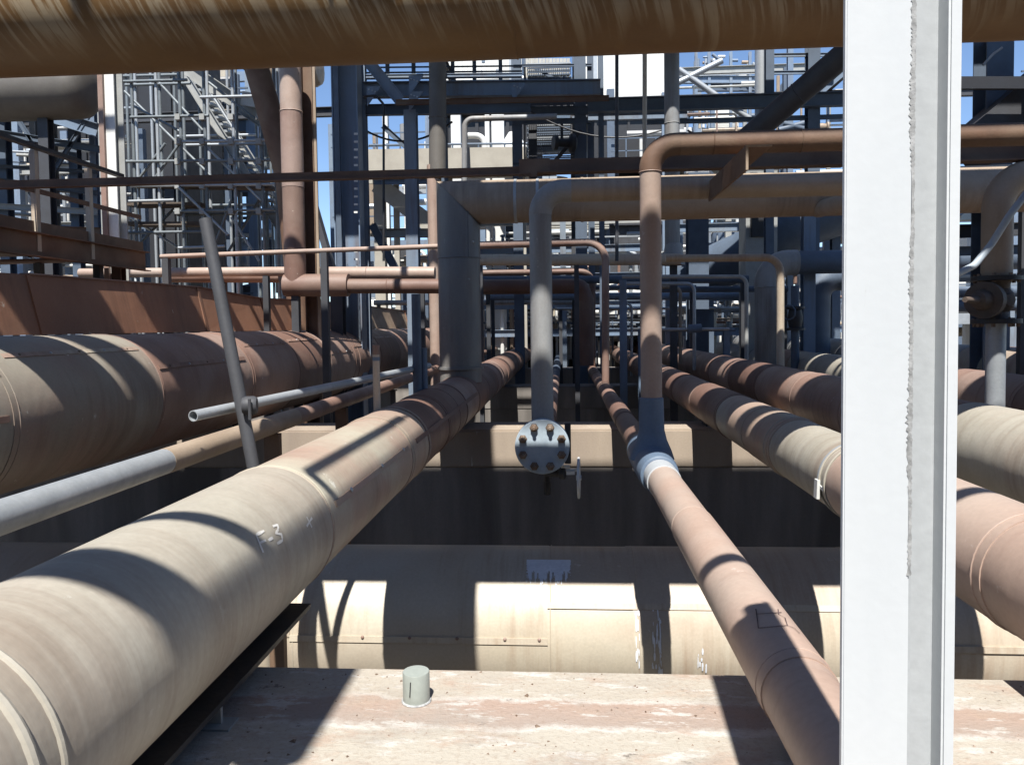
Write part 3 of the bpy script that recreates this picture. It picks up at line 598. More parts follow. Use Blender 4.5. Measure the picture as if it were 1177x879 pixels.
GR = thing('tube_guardrail', 'scaffold tubes clamped beside the big left pipe, one leaning', 'guardrail', (-1.7, 4.0, BT))
ra, rb = P(236, 252, 4.1), P(291, 535, 4.0)
d = (rb - ra).normalized(); part('raker_tube', 'darksteel', GR, 'tube', [ra, rb + d * .35], .034, 20, wall=.005)  # dark colour stands in for the shade on the leaning tube
s1, s2 = P(222, 478, 3.75), P(476, 424, 6.6)
part('rail_tube', 'galv', GR, 'tube', [s1, s2 + (s2 - s1) * .12], .0285, 20, wall=.0045, label='pale tube with an open end pointing at the viewer')
s3 = P(478, 338, 6.55); part('post_tube', 'darkblue', GR, 'tube', [s3, V(s3.x, s3.y, BT)], .04, 16)
s4 = P(487, 400, 6.6); part('post_tube', 'bluepaint', GR, 'tube', [s4, V(s4.x, s4.y, BT)], .03, 16)
for c in (P(285, 466, 3.98), P(478, 424, 6.58)):
    m = MB(); m.lathe(c - V(.03, .0, 0), (1, .25, 0), [(0, .042), (.02, .05), (.06, .05), (.075, .042)], 12); m.tube([c + V(.03, -.05, .04), c + V(.03, -.05, -.07)], .009, 8)
    m.build('clamp', 'darksteel', GR)
b0 = P(432, 397, 4.95)
BP = thing('vent_stub', 'short upright cream stub with a red top on the large left pipe', 'pipe stub', (b0.x, 4.95, AZ + AR))
m = MB(); m.tube([(b0.x, 4.95, b0.z), (b0.x, 4.95, AZ + AR - .05)], .024, 16); m.build('stub_tube', 'cream', BP)
m = MB(); m.lathe((b0.x, 4.95, b0.z - .06), (0, 0, 1), [(0, .0245), (.062, .0245), (.064, .022)], 16); m.build('stub_top', 'redox', BP)
m = MB(); m.lathe((b0.x, 4.95, b0.z - .10), (0, 0, 1), [(0, .0246), (.025, .0246)], 16); m.build('blue_mark', 'bluepaint', BP)
b1 = P(485, 402, 7.0)

# box duct, left
DU = thing('box_duct', 'long orange rust sheet metal duct above the biggest left pipe', 'duct', (-4.9, 6, 0))
ds = [(3.6, -4.82, .44), (6.2, -4.82, .49), (9.2, -4.82, .53), (11.2, -4.82, .46), (13.4, -4.78, .50), (16, -4.6, .48), (20, -4.5, .44), (22.5, -4.4, .42)]
for i in range(len(ds) - 1):
    (y0, x0, z0), (y1, x1, z1) = ds[i], ds[i + 1]; e = .004 * (i % 2)
    m = MB(); zb = -.02
    m.add([(x0 + e + .42, y0, zb), (x0 + e + .30, y0, z0), (x0 - 1.0, y0, z0), (x0 - 1.0, y0, zb), (x1 + e + .42, y1 + .01, zb), (x1 + e + .30, y1 + .01, z1), (x1 - 1.0, y1 + .01, z1), (x1 - 1.0, y1 + .01, zb)],
          [(0, 1, 2, 3), (7, 6, 5, 4), (0, 4, 5, 1), (1, 5, 6, 2), (2, 6, 7, 3), (3, 7, 4, 0)])
    m.build('duct_panel', ['orange', 'orange', 'orange', 'orange', 'orange', 'tan', 'grey', 'grey'][i], DU, flat=True)
    part('duct_joint', 'orange', DU, 'prism', (x0 + .426, y0, zb), (x0 + .306, y0, z0), rect(.02, .05))
    if i > 0: part('duct_edge', 'redox', DU, 'prism', (x0 + .28, y0, z0 + .006), (x1 + .28, y1, z1 + .006), rect(.09, .012))
for y0 in (4.3, 8.65, 14.6, 20.4):
    m = MB(); m.box((-5.3, y0 - .06, GZ), (-5.1, y0 + .06, 0)); m.build('duct_leg', 'brownsteel', DU)

# ================================================================== thin beam across the view and L bracket
yb = 6.3
q0, q1 = P(0, 211, yb), P(600, 197, yb); 
XB = thing('cross_angle', 'thin brown steel angle spanning the whole view above the pipes', 'steel angle', (0, yb, 1.40))
zc = (q0.z + q1.z) / 2
part('angle_bar', 'brownsteel', XB, 'prism', (-6.2, yb, zc - .045), (-.25, yb, zc - .045), Ls(.06, .075, .012))
part('angle_bar', 'brownsteel', XB, 'prism', (-.2, yb - .03, zc - .05), (6.8, yb - .03, zc - .05), Ls(.12, .125, .012))
m = MB(); m.box((-.35, yb - .05, zc - .06), (-.1, yb - .04, zc + .08)); m.build('splice_plate', 'brownsteel', XB)
for xx in (-6.15, 6.7):
    m = MB(); m.prism((xx, yb, GZ), (xx, yb, zc - .01), Hs(.15, .15)); m.build('angle_post', 'darksteel', XB)
bq = P(858, 181, 4.72)
LB = thing('angle_bracket', 'short rusty angle iron stub poking toward the viewer over the headers', 'bracket', bq)
def lprof(): return [(-.005, -.075), (.010, -.075), (.010, .06), (.15, .06), (.15, .072), (-.005, .072)]
part('angle_iron', 'brownsteel', LB, 'prism', (bq.x, 4.72, bq.z), (bq.x, 5.9, bq.z), lprof(), label=None)
part('cut_face', 'tan', LB, 'prism', (bq.x, 4.714, bq.z), (bq.x, 4.721, bq.z), lprof())

# ================================================================== gate valve and hose, right
vx = P(1145, 355, 6.2); gx, gy = vx.x, 6.2
GV = thing('gate_valve_pipe', 'rust pipe dropping through a dark gate valve at the right edge', 'valve', (gx, gy, -.6))
zel = P(1160, 200, gy).z
m = MB(); m.tube([(gx, gy, .33), (gx, gy, zel), (gx + 2.2, gy, zel)], .108, 28, bend=.26, seg=10); m.build('elbow_pipe', 'tan', GV)
m = MB(); m.tube([(gx, gy, -.03), (gx, gy, -.9)], .07, 20); m.build('lower_pipe', 'galv', GV)
for zz in (.30, -.03): part('flange', 'black', GV, 'lathe', (gx, gy, zz), (0, 0, 1), [(0, .17), (.002, .175), (.035, .175), (.037, .17)], 28)
m = MB(); m.lathe((gx, gy, -.0), (0, 0, 1), [(0, .10), (.06, .085), (.10, .12), (.20, .12), (.24, .085), (.30, .10)], 24)
m.lathe((gx, gy, .15), (-.75, -.65, 0), [(.06, .10), (.16, .095), (.16, .135), (.20, .135), (.20, .14), (.24, .14), (.245, .08), (.34, .06), (.36, .03), (.55, .02)], 20); m.lathe((gx, gy, .15), (0.35, -1, 0), [(0.05, .06), (.125, .05), (.13, .03)], 14)
m.build('valve_body', 'valve', GV)
first = None
for k in range(8):
    for zz in (.285, -.055):
        a = R_(45 * k + 10); qq = V(gx + math.cos(a) * .145, gy + math.sin(a) * .145, zz)
        if first is None: first = part('bolt', 'rustbolt', GV, 'lathe', qq, (0, 0, 1), [(0, .016), (.07, .016)], 6); q0 = qq
        else: copy_to(first, qq - q0, GV)
m = MB(); hp = [P(1098, 316, 5.0), P(1120, 305, 5.05), P(1140, 280, 5.1), P(1160, 248, 5.1), P(1180, 222, 5.15), P(1215, 196, 5.25)]
hp = [P(1050, 322, 5.0)] + hp
m.tube(hp, .022, 12, bend=.12); o = m.build('air_hose', 'hose'); setp(o, 'grey blue hose slung across in front of the gate valve', 'hose')

# ================================================================== OVERHEAD RACK (unseen; put above the view to cast the bars of shade)
OZ = 6.0
OR = thing('overhead_rack', 'steel frame of the upper pipe level standing above the lens', 'steel frame', (0, 3, GZ))
for yy in (2.34, 7.0, 13.0, 18.5):
    xl, xr = (-7.2, 6.9) if yy < 6 else (-8.2, 8.6)
    if yy > 6: xl, xr = -13.5, 13.5
    part('rack_beam', 'darksteel', OR, 'prism', (xl, yy, OZ - .75), (xr, yy, OZ - .75), Hs(.15, .22))
    for xx in (xl, xr): part('rack_column', 'darksteel', OR, 'prism', (xx, yy, GZ), (xx, yy, OZ - .64), Hs(.2, .2), (0, 1, 0))
for xx in (-6.5, -2.4, 6.2): part('rack_stringer', 'darksteel', OR, 'prism', (xx, .6, OZ - .56), (xx, 19.5, OZ - .56), Hs(.1, .16))
def over(label, y0, y1, x0=-6.8, x1=6.5, z=OZ, mat='darkrust'):  # unseen pipe, its width set by the bar of shade wanted
    rr = (y1 - y0) / 2 / 1.166; yc = (y0 + y1) / 2
    o = thing('overhead_pipe', label, 'pipe', (0, yc, z - rr))
    part('pipe_length', mat, o, 'tube', [(x0, yc, z), (x1, yc, z)], rr, 24)
over('smaller overhead cross pipe nearest the lens, above the view', 1.71, 2.13)
over('first wide overhead cross pipe above the view', 2.42, 3.20)
over('second overhead cross pipe next to the first wide one', 3.16, 3.80)
over('third overhead cross pipe above the view', 4.42, 5.05)
over('fourth overhead cross pipe next to the third', 5.0, 5.62)
over('overhead pipe over the right half only, fifth from the lens', 6.3, 7.2, -.6, 6.5)
over('thin overhead pipe, sixth from the lens', 7.3, 7.42)
over('overhead pipe over the right half only, seventh from the lens', 7.7, 8.6, -.6, 6.5)
over('thin overhead pipe, eighth from the lens', 8.7, 8.85)
over('overhead pipe over the right half only, beside the thin one', 8.84, 9.92, -.6, 6.5)
over('overhead pipe, ninth from the lens', 9.9, 10.8)
over('overhead pipe, tenth from the lens', 10.75, 11.6)
over('overhead pipe, eleventh from the lens', 12.1, 13.2)
over('overhead pipe, twelfth from the lens', 13.3, 14.3)
over('overhead pipe, thirteenth from the lens', 15.0, 16.2)
def overtube(label, pts, r, bend=.2, mat='darkrust', hang=None):  # unseen pipes placed to throw particular shadows
    o = thing('overhead_pipe', label, 'pipe', pts[0]); part('pipe_length', mat, o, 'tube', pts, r, 20, bend)
    if hang:
        for h_ in hang: part('pipe_hanger', 'darksteel', o, 'tube', [h_, (h_[0], h_[1], OZ - .5)], .012, 8)
overtube('thin high pipe passing over behind the lens at a slant', [(-3.2, -.38, 2.6), (4.2, 1.88, 2.6)], .042, hang=[(-2.4, -.14, 2.6), (4.0, 1.8, 2.6)])
overtube('high pipe ending over the left side behind the lens', [(-3.2, -.22, 2.62), (-1.0, -.22, 2.62)], .095, hang=[(-3.1, -.22, 2.62)])
overtube('high pipe along the left side over the large beige pipe', [(-.915, 4.0, 2.75), (-.915, -.40, 2.75)], .108, hang=[(-.915, 3.4, 2.75)])
overtube('small bent tube high over the large beige pipe', [(-1.10, 3.05, 2.2), (-1.10, 1.28, 2.2), (-.55, 1.12, 2.2)], .024, .06, hang=[(-1.1, 3.0, 2.2)])
overtube('high pipe covering the fat riser', [(-1.2, 2.6, 5.2), (-1.2, 7.5, 5.2)], .22, hang=[(-1.2, 2.7, 5.2), (-1.2, 7.4, 5.2)])


# ================================================================== BACKGROUND PLANT
S = 1 / F
def vcol(root, name, mat, px, py0, wpx, Y, py1=None, depth=None, sect='H', label=None):
    """upright member at a place: top at py0, down to py1 or to the ground"""
    t = P(px, py0, Y); wd = wpx * Y * S; zb = GZ if py1 is None else P(px, py1, Y).z
    if sect == 'H': pr = Hs(wd, depth or wd, max(.012, wd * .05), max(.01, wd * .045))
    elif sect == 'I': pr = [(y, x) for x, y in Hs(depth or wd, wd, max(.012, wd * .05), max(.01, wd * .04))][::-1]
    else: pr = rect(wd, depth or wd)
    if sect == 'O': return part(name, mat, root, 'tube', [(t.x, Y, zb), (t.x, Y, t.z)], wd / 2, 16, label=label)
    return part(name, mat, root, 'prism', (t.x, Y, zb), (t.x, Y, t.z), pr, (0, 1, 0), label=label)
def bar(root, name, mat, a, b, hpx, Y, Y1=None, sect='H', dep=None, label=None):
    p, q = P(a[0], a[1], Y), P(b[0], b[1], Y1 or Y); hh = hpx * Y * S
    if sect == 'O': return part(name, mat, root, 'tube', [p, q], hh / 2, 12, label=label)
    pr = Hs(dep or hh * .6, hh, max(.008, hh * .06), max(.008, hh * .05)) if sect == 'H' else rect(dep or hh * .5, hh) if sect == 'R' else Cs(hh, dep or hh * .4, max(.008, hh * .06))
    return part(name, mat, root, 'prism', p, q, pr, label=label)
def pipe(label, mat, pix, wpx, Y, bend=0, name='pipe_run', Ys=None, cat='pipe', n=16, drop=False, joints=True, group=None):
    pts = [P(x, y, (Ys[i] if Ys else Y)) for i, (x, y) in enumerate(pix)]
    r = wpx * Y * S / 2; o = thing(name, label, cat, pts[-1], group)
    part('pipe_length', mat, o, 'tube', pts, r, n, bend * r)
    if joints and len(pts) > 1:
        for a, b in zip(pts[:-1], pts[1:]):
            if (b - a).length > 1.2:
                k = int((b - a).length / 1.6)
                for i in range(1, k + 1):
                    c = a + (b - a) * (i / (k + 1)); part('weld_bead', mat, o, 'torus', c, b - a, r + .001, min(.008, r * .06), n, 5)
    if drop:
        for pz in drop:
            q = pts[0] + (pts[-1] - pts[0]) * pz; part('pipe_prop', 'darksteel', o, 'prism', (q.x, q.y, GZ), (q.x, q.y, q.z - r * .95), rect(.08, .08))
    return o

# ---- left: platform, white column, vessel
PL = thing('access_platform', 'brown access platform with cream posts and a black handrail on the left', 'platform', (-6.0, 7.5, GZ))
e0, e1 = P(-60, 266, 6.6), P(122, 290, 9.0)
xp = -5.2
part('edge_channel', 'brownsteel', PL, 'prism', (xp, 5.6, .86), (xp, 9.25, .86), Cs(.24, .08, .012))
part('deck_plate', 'brownsteel', PL, 'box', (xp - 2.4, 5.6, .955), (xp - .012, 9.25, .968))
part('toe_board', 'brownsteel', PL, 'box', (xp - .02, 5.6, .985), (xp - .012, 9.25, 1.10))
part('lower_channel', 'brownsteel', PL, 'prism', (xp - .3, 5.6, .45), (xp - .3, 9.25, .45), Cs(.2, .08, .012))
m = MB(); m.prism((xp, 5.6, 1.80), (xp, 8.85, 1.80), Ls(.07, .06, .01)); m.build('handrail', 'black', PL)
part('mid_rail', 'brownsteel', PL, 'prism', (xp, 5.6, 1.40), (xp, 9.2, 1.40), rect(.012, .05))
for y in (6.4, 7.28, 8.15): part('rail_post', 'cream', PL, 'prism', (xp + .02, y, .80), (xp + .02, y, 1.79), Ls(.055, .055, .008))
for y in (5.8, 9.1):
    for dx in (.25, 2.2): part('platform_leg', 'brownsteel', PL, 'prism', (xp - dx, y, GZ), (xp - dx, y, .954), Hs(.12, .12))
WL2 = thing('steel_column', 'tall pale column with a red brown edge left of the scaffold', 'column', (P(126, 200, 9.4).x, 9.4, GZ))
vcol(WL2, 'column_flange', 'whitewall', 124, 60, 12, 9.40, depth=.02, sect='R')
vcol(WL2, 'column_web', 'greysteel', 134, 60, 12, 9.46, depth=.02, sect='R'); vcol(WL2, 'edge_angle', 'redox', 115, 60, 6, 9.38, depth=.06, sect='R')
vc = P(108, 101, 11.5)
VS = thing('vessel', 'grey horizontal drum with a domed end high on the left', 'vessel', (vc.x - 2, 11.5, vc.z - .5))
m = MB(); m.lathe(vc - V(3.6, 0, 0), (1, 0, 0), [(0, .46), (3.3, .46), (3.42, .44), (3.52, .37), (3.58, .25), (3.6, .08)], 36); m.build('drum', 'drum', VS)  # drum coloured darker in place of shade falling on it
for dx in (.8, 2.6): part('drum_leg', 'darksteel', VS, 'prism', vc - V(dx, 0, .4), (vc.x - dx, 11.5, GZ), Hs(.16, .16))
LF = thing('steel_structure', 'dark blue pipe support frame behind the left handrail', 'steel frame', (-9, 12.4, GZ))
for a, b, hh, mt in (((-20, 108), (112, 150), 16, 'bluesteel'), ((-20, 150), (115, 172), 8, 'darkblue'), ((-20, 205), (112, 222), 6, 'darksteel'), ((-20, 236), (112, 244), 7, 'greysteel'), ((-20, 190), (112, 198), 4, 'darksteel'), ((-20, 262), (115, 266), 9, 'brownsteel'), ((10, 120), (60, 200), 5, 'darkblue'), ((60, 200), (110, 120), 5, 'darkblue')):
    bar(LF, 'frame_beam', mt, a, b, hh, 12.4)
for px, wd, mt, t in ((0, 12, 'darkblue', 60), (38, 7, 'galv', 122), (59, 8, 'greysteel', 126), (82, 10, 'darkblue', 60), (104, 7, 'bluesteel', 60)): vcol(LF, 'frame_post', mt, px, t, wd, 12.6)
for i in range(9):
    a = random.uniform(0, 100); y = random.uniform(150, 290); bar(LF, 'small_pipe', random.choice(['galv', 'greysteel', 'brownsteel', 'darkblue', 'tan']), (a - 30, y), (a + random.uniform(20, 60), y + random.uniform(2, 7)), random.uniform(2, 4.5), random.uniform(12.8, 14.5), sect='O')
def shed(name, label, x0, x1, y0, y1, z0, z1, mat, ribs=12, kind_=None):
    o = thing(name, label, 'building', ((x0 + x1) / 2, (y0 + y1) / 2, z0))
    part('wall', mat, o, 'box', (x0, y0, z0), (x1, y1, z1)); m = MB()
    for i in range(ribs): x = x0 + (x1 - x0) * (i + .5) / ribs; m.box((x - .05, y0 - .06, z0), (x + .05, y0, z1 - .01))
    m.build('cladding_rib', mat, o, kind='stuff')
    part('roof', 'darksteel', o, 'box', (x0 - .2, y0 - .2, z1), (x1 + .2, y1 + .2, z1 + .15)); return o
shed('process_building', 'dark sheeted building behind the scaffold', -22, -9.9, 19.5, 22, GZ, 9.5, 'black', 26)  # black wall stands for the plant's depth lying in shade

# ---- scaffold with its deck
SF = thing('scaffold', 'tall tube scaffold with boarded deck left of the blue columns', 'scaffold', (-7, 14, GZ))
tube_m = ['oldgalv', 'galv', 'oldgalv']
sxs = [150, 178, 205, 233, 266, 298, 314]
for Yk, off in ((13.2, 0), (14.9, 4), (16.4, -6)):
    for i, px in enumerate(sxs):
        t = P(px + off, 60, Yk); part('standard', tube_m[(i + off) % 3], SF, 'tube', [(t.x, Yk, GZ), (t.x, Yk, t.z)], .03, 8)
    for y, x0, x1 in (((94, 140, 215), (163, 210, 300), (243, 200, 316)) if off else ((94, 140, 215), (135, 150, 240), (163, 210, 318), (186, 140, 318), (214, 150, 316), (243, 200, 316), (285, 205, 258), (268, 130, 240), (112, 230, 318), (232, 130, 200))):
        bar(SF, 'ledger', random.choice(tube_m), (x0 + off, y + off), (x1 + off, y + off - 2), 3.4, Yk - .06, sect='O')
for a, b in (((143, 105), (243, 203)), ((150, 120), (208, 152)), ((233, 165), (300, 230)), ((160, 205), (190, 165)), ((176, 208), (210, 160)), ((150, 290), (205, 235)), ((266, 250), (298, 300)), ((240, 300), (266, 230)), ((298, 230), (262, 290)), ((150, 250), (205, 285)), ((205, 215), (262, 270)), ((178, 90), (233, 150)), ((240, 95), (310, 150))):
    bar(SF, 'brace', random.choice(tube_m), a, b, 3.2, random.uniform(13.1, 15), sect='O')
for a, b, dy in ((150, 206, 13.4), (206, 262, 13.4), (262, 316, 13.4), (150, 206, 13.75), (206, 262, 13.75), (262, 316, 13.75), (150, 206, 14.1), (206, 262, 14.1), (262, 316, 14.1), (150, 206, 14.5), (206, 262, 14.5), (262, 316, 14.5), (150, 206, 14.9), (206, 262, 14.9), (262, 316, 14.9)):
    y = 213 + (a - 150) * .02; bar(SF, 'deck_board', 'wood', (a, y), (b - 2, y + 1), 4, dy, sect='R', dep=.3)
for y in (236, 258): 
    for dy in (13.5, 13.9, 14.3, 14.7): bar(SF, 'deck_board', 'wood', (150, y), (235, y), 4, dy, sect='R', dep=.32)
first = None; mb_pts = [(px, y) for px in (205, 233, 266, 298) for y in (135, 163, 186, 214, 243)]
for px, y in mb_pts:
    c = P(px, y, 13.15)
    if first is None: first = part('coupler', 'greysteel', SF, 'box', c - V(.045, .05, .05), c + V(.045, .05, .05)); c0_ = c
    else: copy_to(first, c - c0_, SF)
ST = thing('staircase', 'steep grey stair with pale treads passing behind the scaffold', 'stairs', (-6.5, 16, GZ))
for dx in (0, 16): bar(ST, 'stringer', 'greysteel', (196 + dx, 60), (322 + dx, 262), 9, 16.0 + dx * .05, sect='C')
for k in range(26):
    f = k / 25; bar(ST, 'tread', 'galv', (199 + 124 * f, 66 + 196 * f), (213 + 124 * f, 66 + 196 * f), 2.6, 16.2, sect='R', dep=.25)
bar(ST, 'handrail', 'galv', (206, 50), (330, 246), 3, 15.9, sect='O')
vcol(ST, 'stair_post', 'darkblue', 322, 240, 8, 16.6); vcol(ST, 'stair_post', 'darkblue', 262, 150, 8, 16.8)
HB = thing('steel_structure', 'grey sloping beam above the stair with bolted pale end plate', 'steel frame', (-5.6, 15, GZ))
bar(HB, 'sloping_beam', 'greysteel', (214, 78), (318, 150), 17, 15.2); bar(HB, 'end_plate', 'whitewall', (278, 113), (300, 117), 16, 15.0, sect='R', dep=.05); bar(HB, 'pale_gusset', 'cream', (292, 106), (318, 108), 8, 15.1, sect='R')
vcol(HB, 'frame_post', 'darkblue', 318, 60, 9, 15.4)

# ---- left middle: rust verticals
RV = thing('riser_pipe', 'faded red riser dropping behind the thin rails left of the blue column', 'pipe', (P(333, 300, 10.4).x, 10.4, 0))
t = P(333, 60, 10.4); b = P(333, 328, 10.4); rr = 12.4 * 10.4 * S
zs = [t.z, P(333, 129, 10.4).z, P(333, 215, 10.4).z, b.z]
for i in range(3): part('pipe_length', ['pink', 'redox', 'darkrust'][i], RV, 'tube', [(t.x, 10.4, zs[i + 1] - .01), (t.x, 10.4, zs[i])], rr + (.004 if i == 1 else 0), 28)  # darker lengths lower down put the riser's shade into the paint
part('joint_band', 'pink', RV, 'torus', (t.x, 10.4, zs[1]), (0, 0, 1), rr + .003, .008, 28, 6)
part('tee_body', 'darkrust', RV, 'tube', [(t.x - rr, 10.4, b.z), (t.x + .75, 10.4, b.z - .01)], rr * 1.06, 28)
part('pipe_prop', 'darksteel', RV, 'prism', (t.x, 10.4, GZ), (t.x, 10.4, b.z - rr * .9), rect(.1, .1))
pr = pipe('dark red branch running right from the foot of the faded riser', 'darkrust', [(372, 329), (520, 329)], 17, 10.4)
pipe('long faded red pipe with a tapered left end beyond the duct', 'pink', [(92, 314), (330, 312)], 11, 10.9, drop=(.1, .9)) 
pipe('faded red pipe at the middle left, lit along its top', 'pink', [(345, 314), (500, 314)], 15, 10.9, drop=(.9,))
pipe('short red pipe between the leaning tube and the faded riser', 'redox', [(192, 318), (322, 318)], 14, 11.3, drop=(.5,))
pipe('thin red pipe crossing the left side at the level of the rails', 'pink', [(185, 295), (508, 283)], 5.5, 9.4, Ys=(9.4, 8.9), drop=(.02, .6))
pipe('thin red pipe reaching the left edge under the platform', 'redox', [(-30, 302), (120, 298)], 6, 8.6, drop=(.5, .95))
CB = thing('steel_column', 'brown channel column beside the faded red riser', 'column', (P(354, 200, 10.8).x, 10.8, GZ)); vcol(CB, 'channel', 'brownsteel', 353, 60, 14, 10.8, sect='I')
vcol(CB, 'flange_edge', 'tan', 360, 60, 3, 10.72, depth=.02, sect='R')
DD = thing('inclined_duct', 'dark inclined duct between the scaffold and the faded riser', 'duct', P(318, 215, 11.8))
part('duct_length', 'brownsteel', DD, 'tube', [P(284, 40, 12.6), P(330, 200, 12.6), P(343, 330, 12.6), V(P(343, 330, 12.6).x, 12.6, GZ)], .2, 20, .8)
DB = thing('steel_brace', 'dark raking brace behind the faded riser', 'brace', (P(372, 330, 12).x, 12, GZ))
bar(DB, 'rake', 'darksteel', (352, 205), (388, 330), 13, 12.1, sect='R'); vcol(DB, 'brace_foot', 'darksteel', 388, 322, 14, 12.1)

# ---- blue frame
BF = thing('steel_structure', 'big blue grey steel frame with wide columns in the middle left', 'steel frame', (-3, 12.6, GZ))
vcol(BF, 'wide_column', 'bluesteel', 397, 40, 30, 12.6, depth=.3, sect='I')
for y in range(100, 330, 9): bar(BF, 'ladder_rung', 'whitewall', (407, y), (411, y), 2.2, 12.35, sect='R') if (150 < y < 245 or y > 280) else None
vcol(BF, 'column_edge', 'darkblue', 385, 40, 6, 12.43, depth=.06, sect='R'); vcol(BF, 'side_column', 'bluesteel', 415, 40, 9, 12.9)
vcol(BF, 'inner_column', 'bluesteel', 472, 128, 14, 12.7); vcol(BF, 'back_column', 'darkblue', 510, 120, 7, 14.0)
bar(BF, 'main_beam', 'bluesteel', (418, 104), (690, 101), 17, 12.7); bar(BF, 'lower_beam', 'darkblue', (418, 127), (610, 124), 12, 12.9); bar(BF, 'brown_beam', 'brownsteel', (455, 118), (700, 113), 6, 12.3)
bar(BF, 'knee_brace', 'bluesteel', (424, 72), (460, 116), 13, 12.5); bar(BF, 'edge_beam', 'bluesteel', (420, 88), (600, 86), 4, 12.9)
bar(BF, 'cross_tie', 'greysteel', (430, 268), (505, 268), 10, 13.2); bar(BF, 'cross_tie', 'bluesteel', (430, 210), (505, 209), 5, 13.2)
for y in (78, 84, 91, 97): bar(BF, 'guard_rail', 'darkblue', (418, y), (600, y - 2), 2, 13.6, sect='O')
for px in (445, 475, 497, 520, 545, 575): vcol(BF, 'guard_post', 'darkblue', px, 60, 4, 13.6, 108)
bar(BF, 'raking_strut', 'darkblue', (428, 258), (465, 330), 9, 12.9); bar(BF, 'raking_strut', 'darkblue', (440, 145), (470, 172), 6, 13.6)
m = MB(); m.tube([P(418, 111, 12.4), P(432, 110, 12.4), P(441, 120, 12.4), P(441, 300, 12.4)], .02, 8, .1); m.build('cable', 'black', BF)
# ---- dark vertical pipe and others near the fat riser
pv = pipe('dark grey pipe standing behind the fat grey riser', 'drum', [(503, 72), (503, 200)], 20, 11.8, drop=None)
part('pipe_length', 'pink', pv, 'tube', [P(497, 190, 11.8), V(P(497, 190, 11.8).x, 11.8, GZ)], 6.5 * 11.8 * S, 16)
part('tail_elbow', 'drum', pv, 'tube', [P(503, 80, 11.8), P(503, 74, 11.8), P(503, 68, 14.5)], 10 * 11.8 * S, 16, .15)
pipe('grey pipe hooking over above the thin brown angle', 'grey', [(534, 300), (534, 137), (640, 134)], 6.5, 11.5, bend=3)
pipe('dark pole rising left of the tan riser', 'darksteel', [(709, 60), (709, 300)], 4, 11.5, cat='pole', name='pole')
pipe('pale thin pole right of the dark pole', 'cream', [(741, 60), (741, 300)], 5, 12.0, cat='pole', name='pole')
vpw = pipe('pale grey pipe standing behind the tan riser', 'grey', [(772, 60), (773, 305)], 17, 13.6)
part('base_tee', 'grey', vpw, 'lathe', P(774, 305, 13.6), (0, 0, 1), [(0, .20), (.1, .19), (.38, .14)], 20)
part('pipe_prop', 'darksteel', vpw, 'prism', V(P(774, 305, 13.6).x, 13.6, GZ), P(774, 305, 13.6), rect(.12, .12))
pipe('cream pipe lit through the middle at shoulder height', 'cream', [(545, 299), (782, 298)], 13, 13.0, drop=(.03, .5))
pipe('thin cream pipe bending down onto the right rusty pipe', 'cream', [(765, 297), (897, 296), (897, 424)], 8.5, 9.6, bend=4, drop=None)
pipe('thin red pipe bending down onto the blue tee line', 'redox', [(548, 282), (696, 278), (696, 452)], 8.5, 11.6, bend=5)
pipe('thin dark red pipe bending down further along the tee line', 'darkrust', [(548, 314), (681, 312), (681, 432)], 7, 16.2, bend=4)
pipe('dark red pipe running left behind the grey riser', 'darkrust', [(545, 330), (668, 329), (674, 345), (674, 420)], 17, 14.5, bend=.8, drop=None)
vb = thing('steel_post', 'blue grey steel post right of the thin bent pipes', 'post', (P(716, 350, 13.5).x, 13.5, GZ)); vcol(vb, 'post', 'bluesteel', 716, 322, 8, 13.5)
# ---- cross running pipes at the middle distance
labs = ['upper blue grey pipe crossing behind the tan riser', 'second blue grey pipe crossing lower behind the tan riser', 'third dark pipe crossing behind the risers', 'lowest grey pipe crossing behind the risers', 'thin pale pipe crossing near the meeting point', 'dark pipe crossing low on the right']
for (x0, x1, y, wd, Y, mt), lb in zip(((555, 860, 322, 9, 15.5, 'darkblue'), (560, 880, 341, 9, 17.5, 'bluesteel'), (556, 800, 331, 5, 16.3, 'darkblue'), (430, 700, 348, 6, 19, 'grey'), (640, 860, 355, 3, 18.6, 'galv'), (740, 905, 333, 7, 15.9, 'darkblue')), labs):
    pipe(lb, mt, [(x0, y), (x1, y - 1)], wd, Y, drop=(.02, .98))
for i, (x, y0, x0, y1, Y, wd, mt, lb) in enumerate(((798, 326, 720, 385, 13.2, 4, 'galv', 'thin bright pipe bending down second from the cream one'), (858, 318, 715, 405, 12.4, 4.5, 'greysteel', 'thin grey pipe bending down next to the cream one'), (782, 330, 735, 378, 14.0, 4, 'tan', 'thin tan pipe bending down left of the bright one'), (726, 349, 700, 392, 16.5, 3, 'galv', 'small bright pipe bending down by the meeting point'), (660, 355, 638, 396, 19.5, 3.5, 'cream', 'small cream pipe bending down in the centre'))):
    pipe(lb, mt, [(x0, y0), (x, y0), (x, y1 + 40)], wd, Y, bend=4, joints=False)
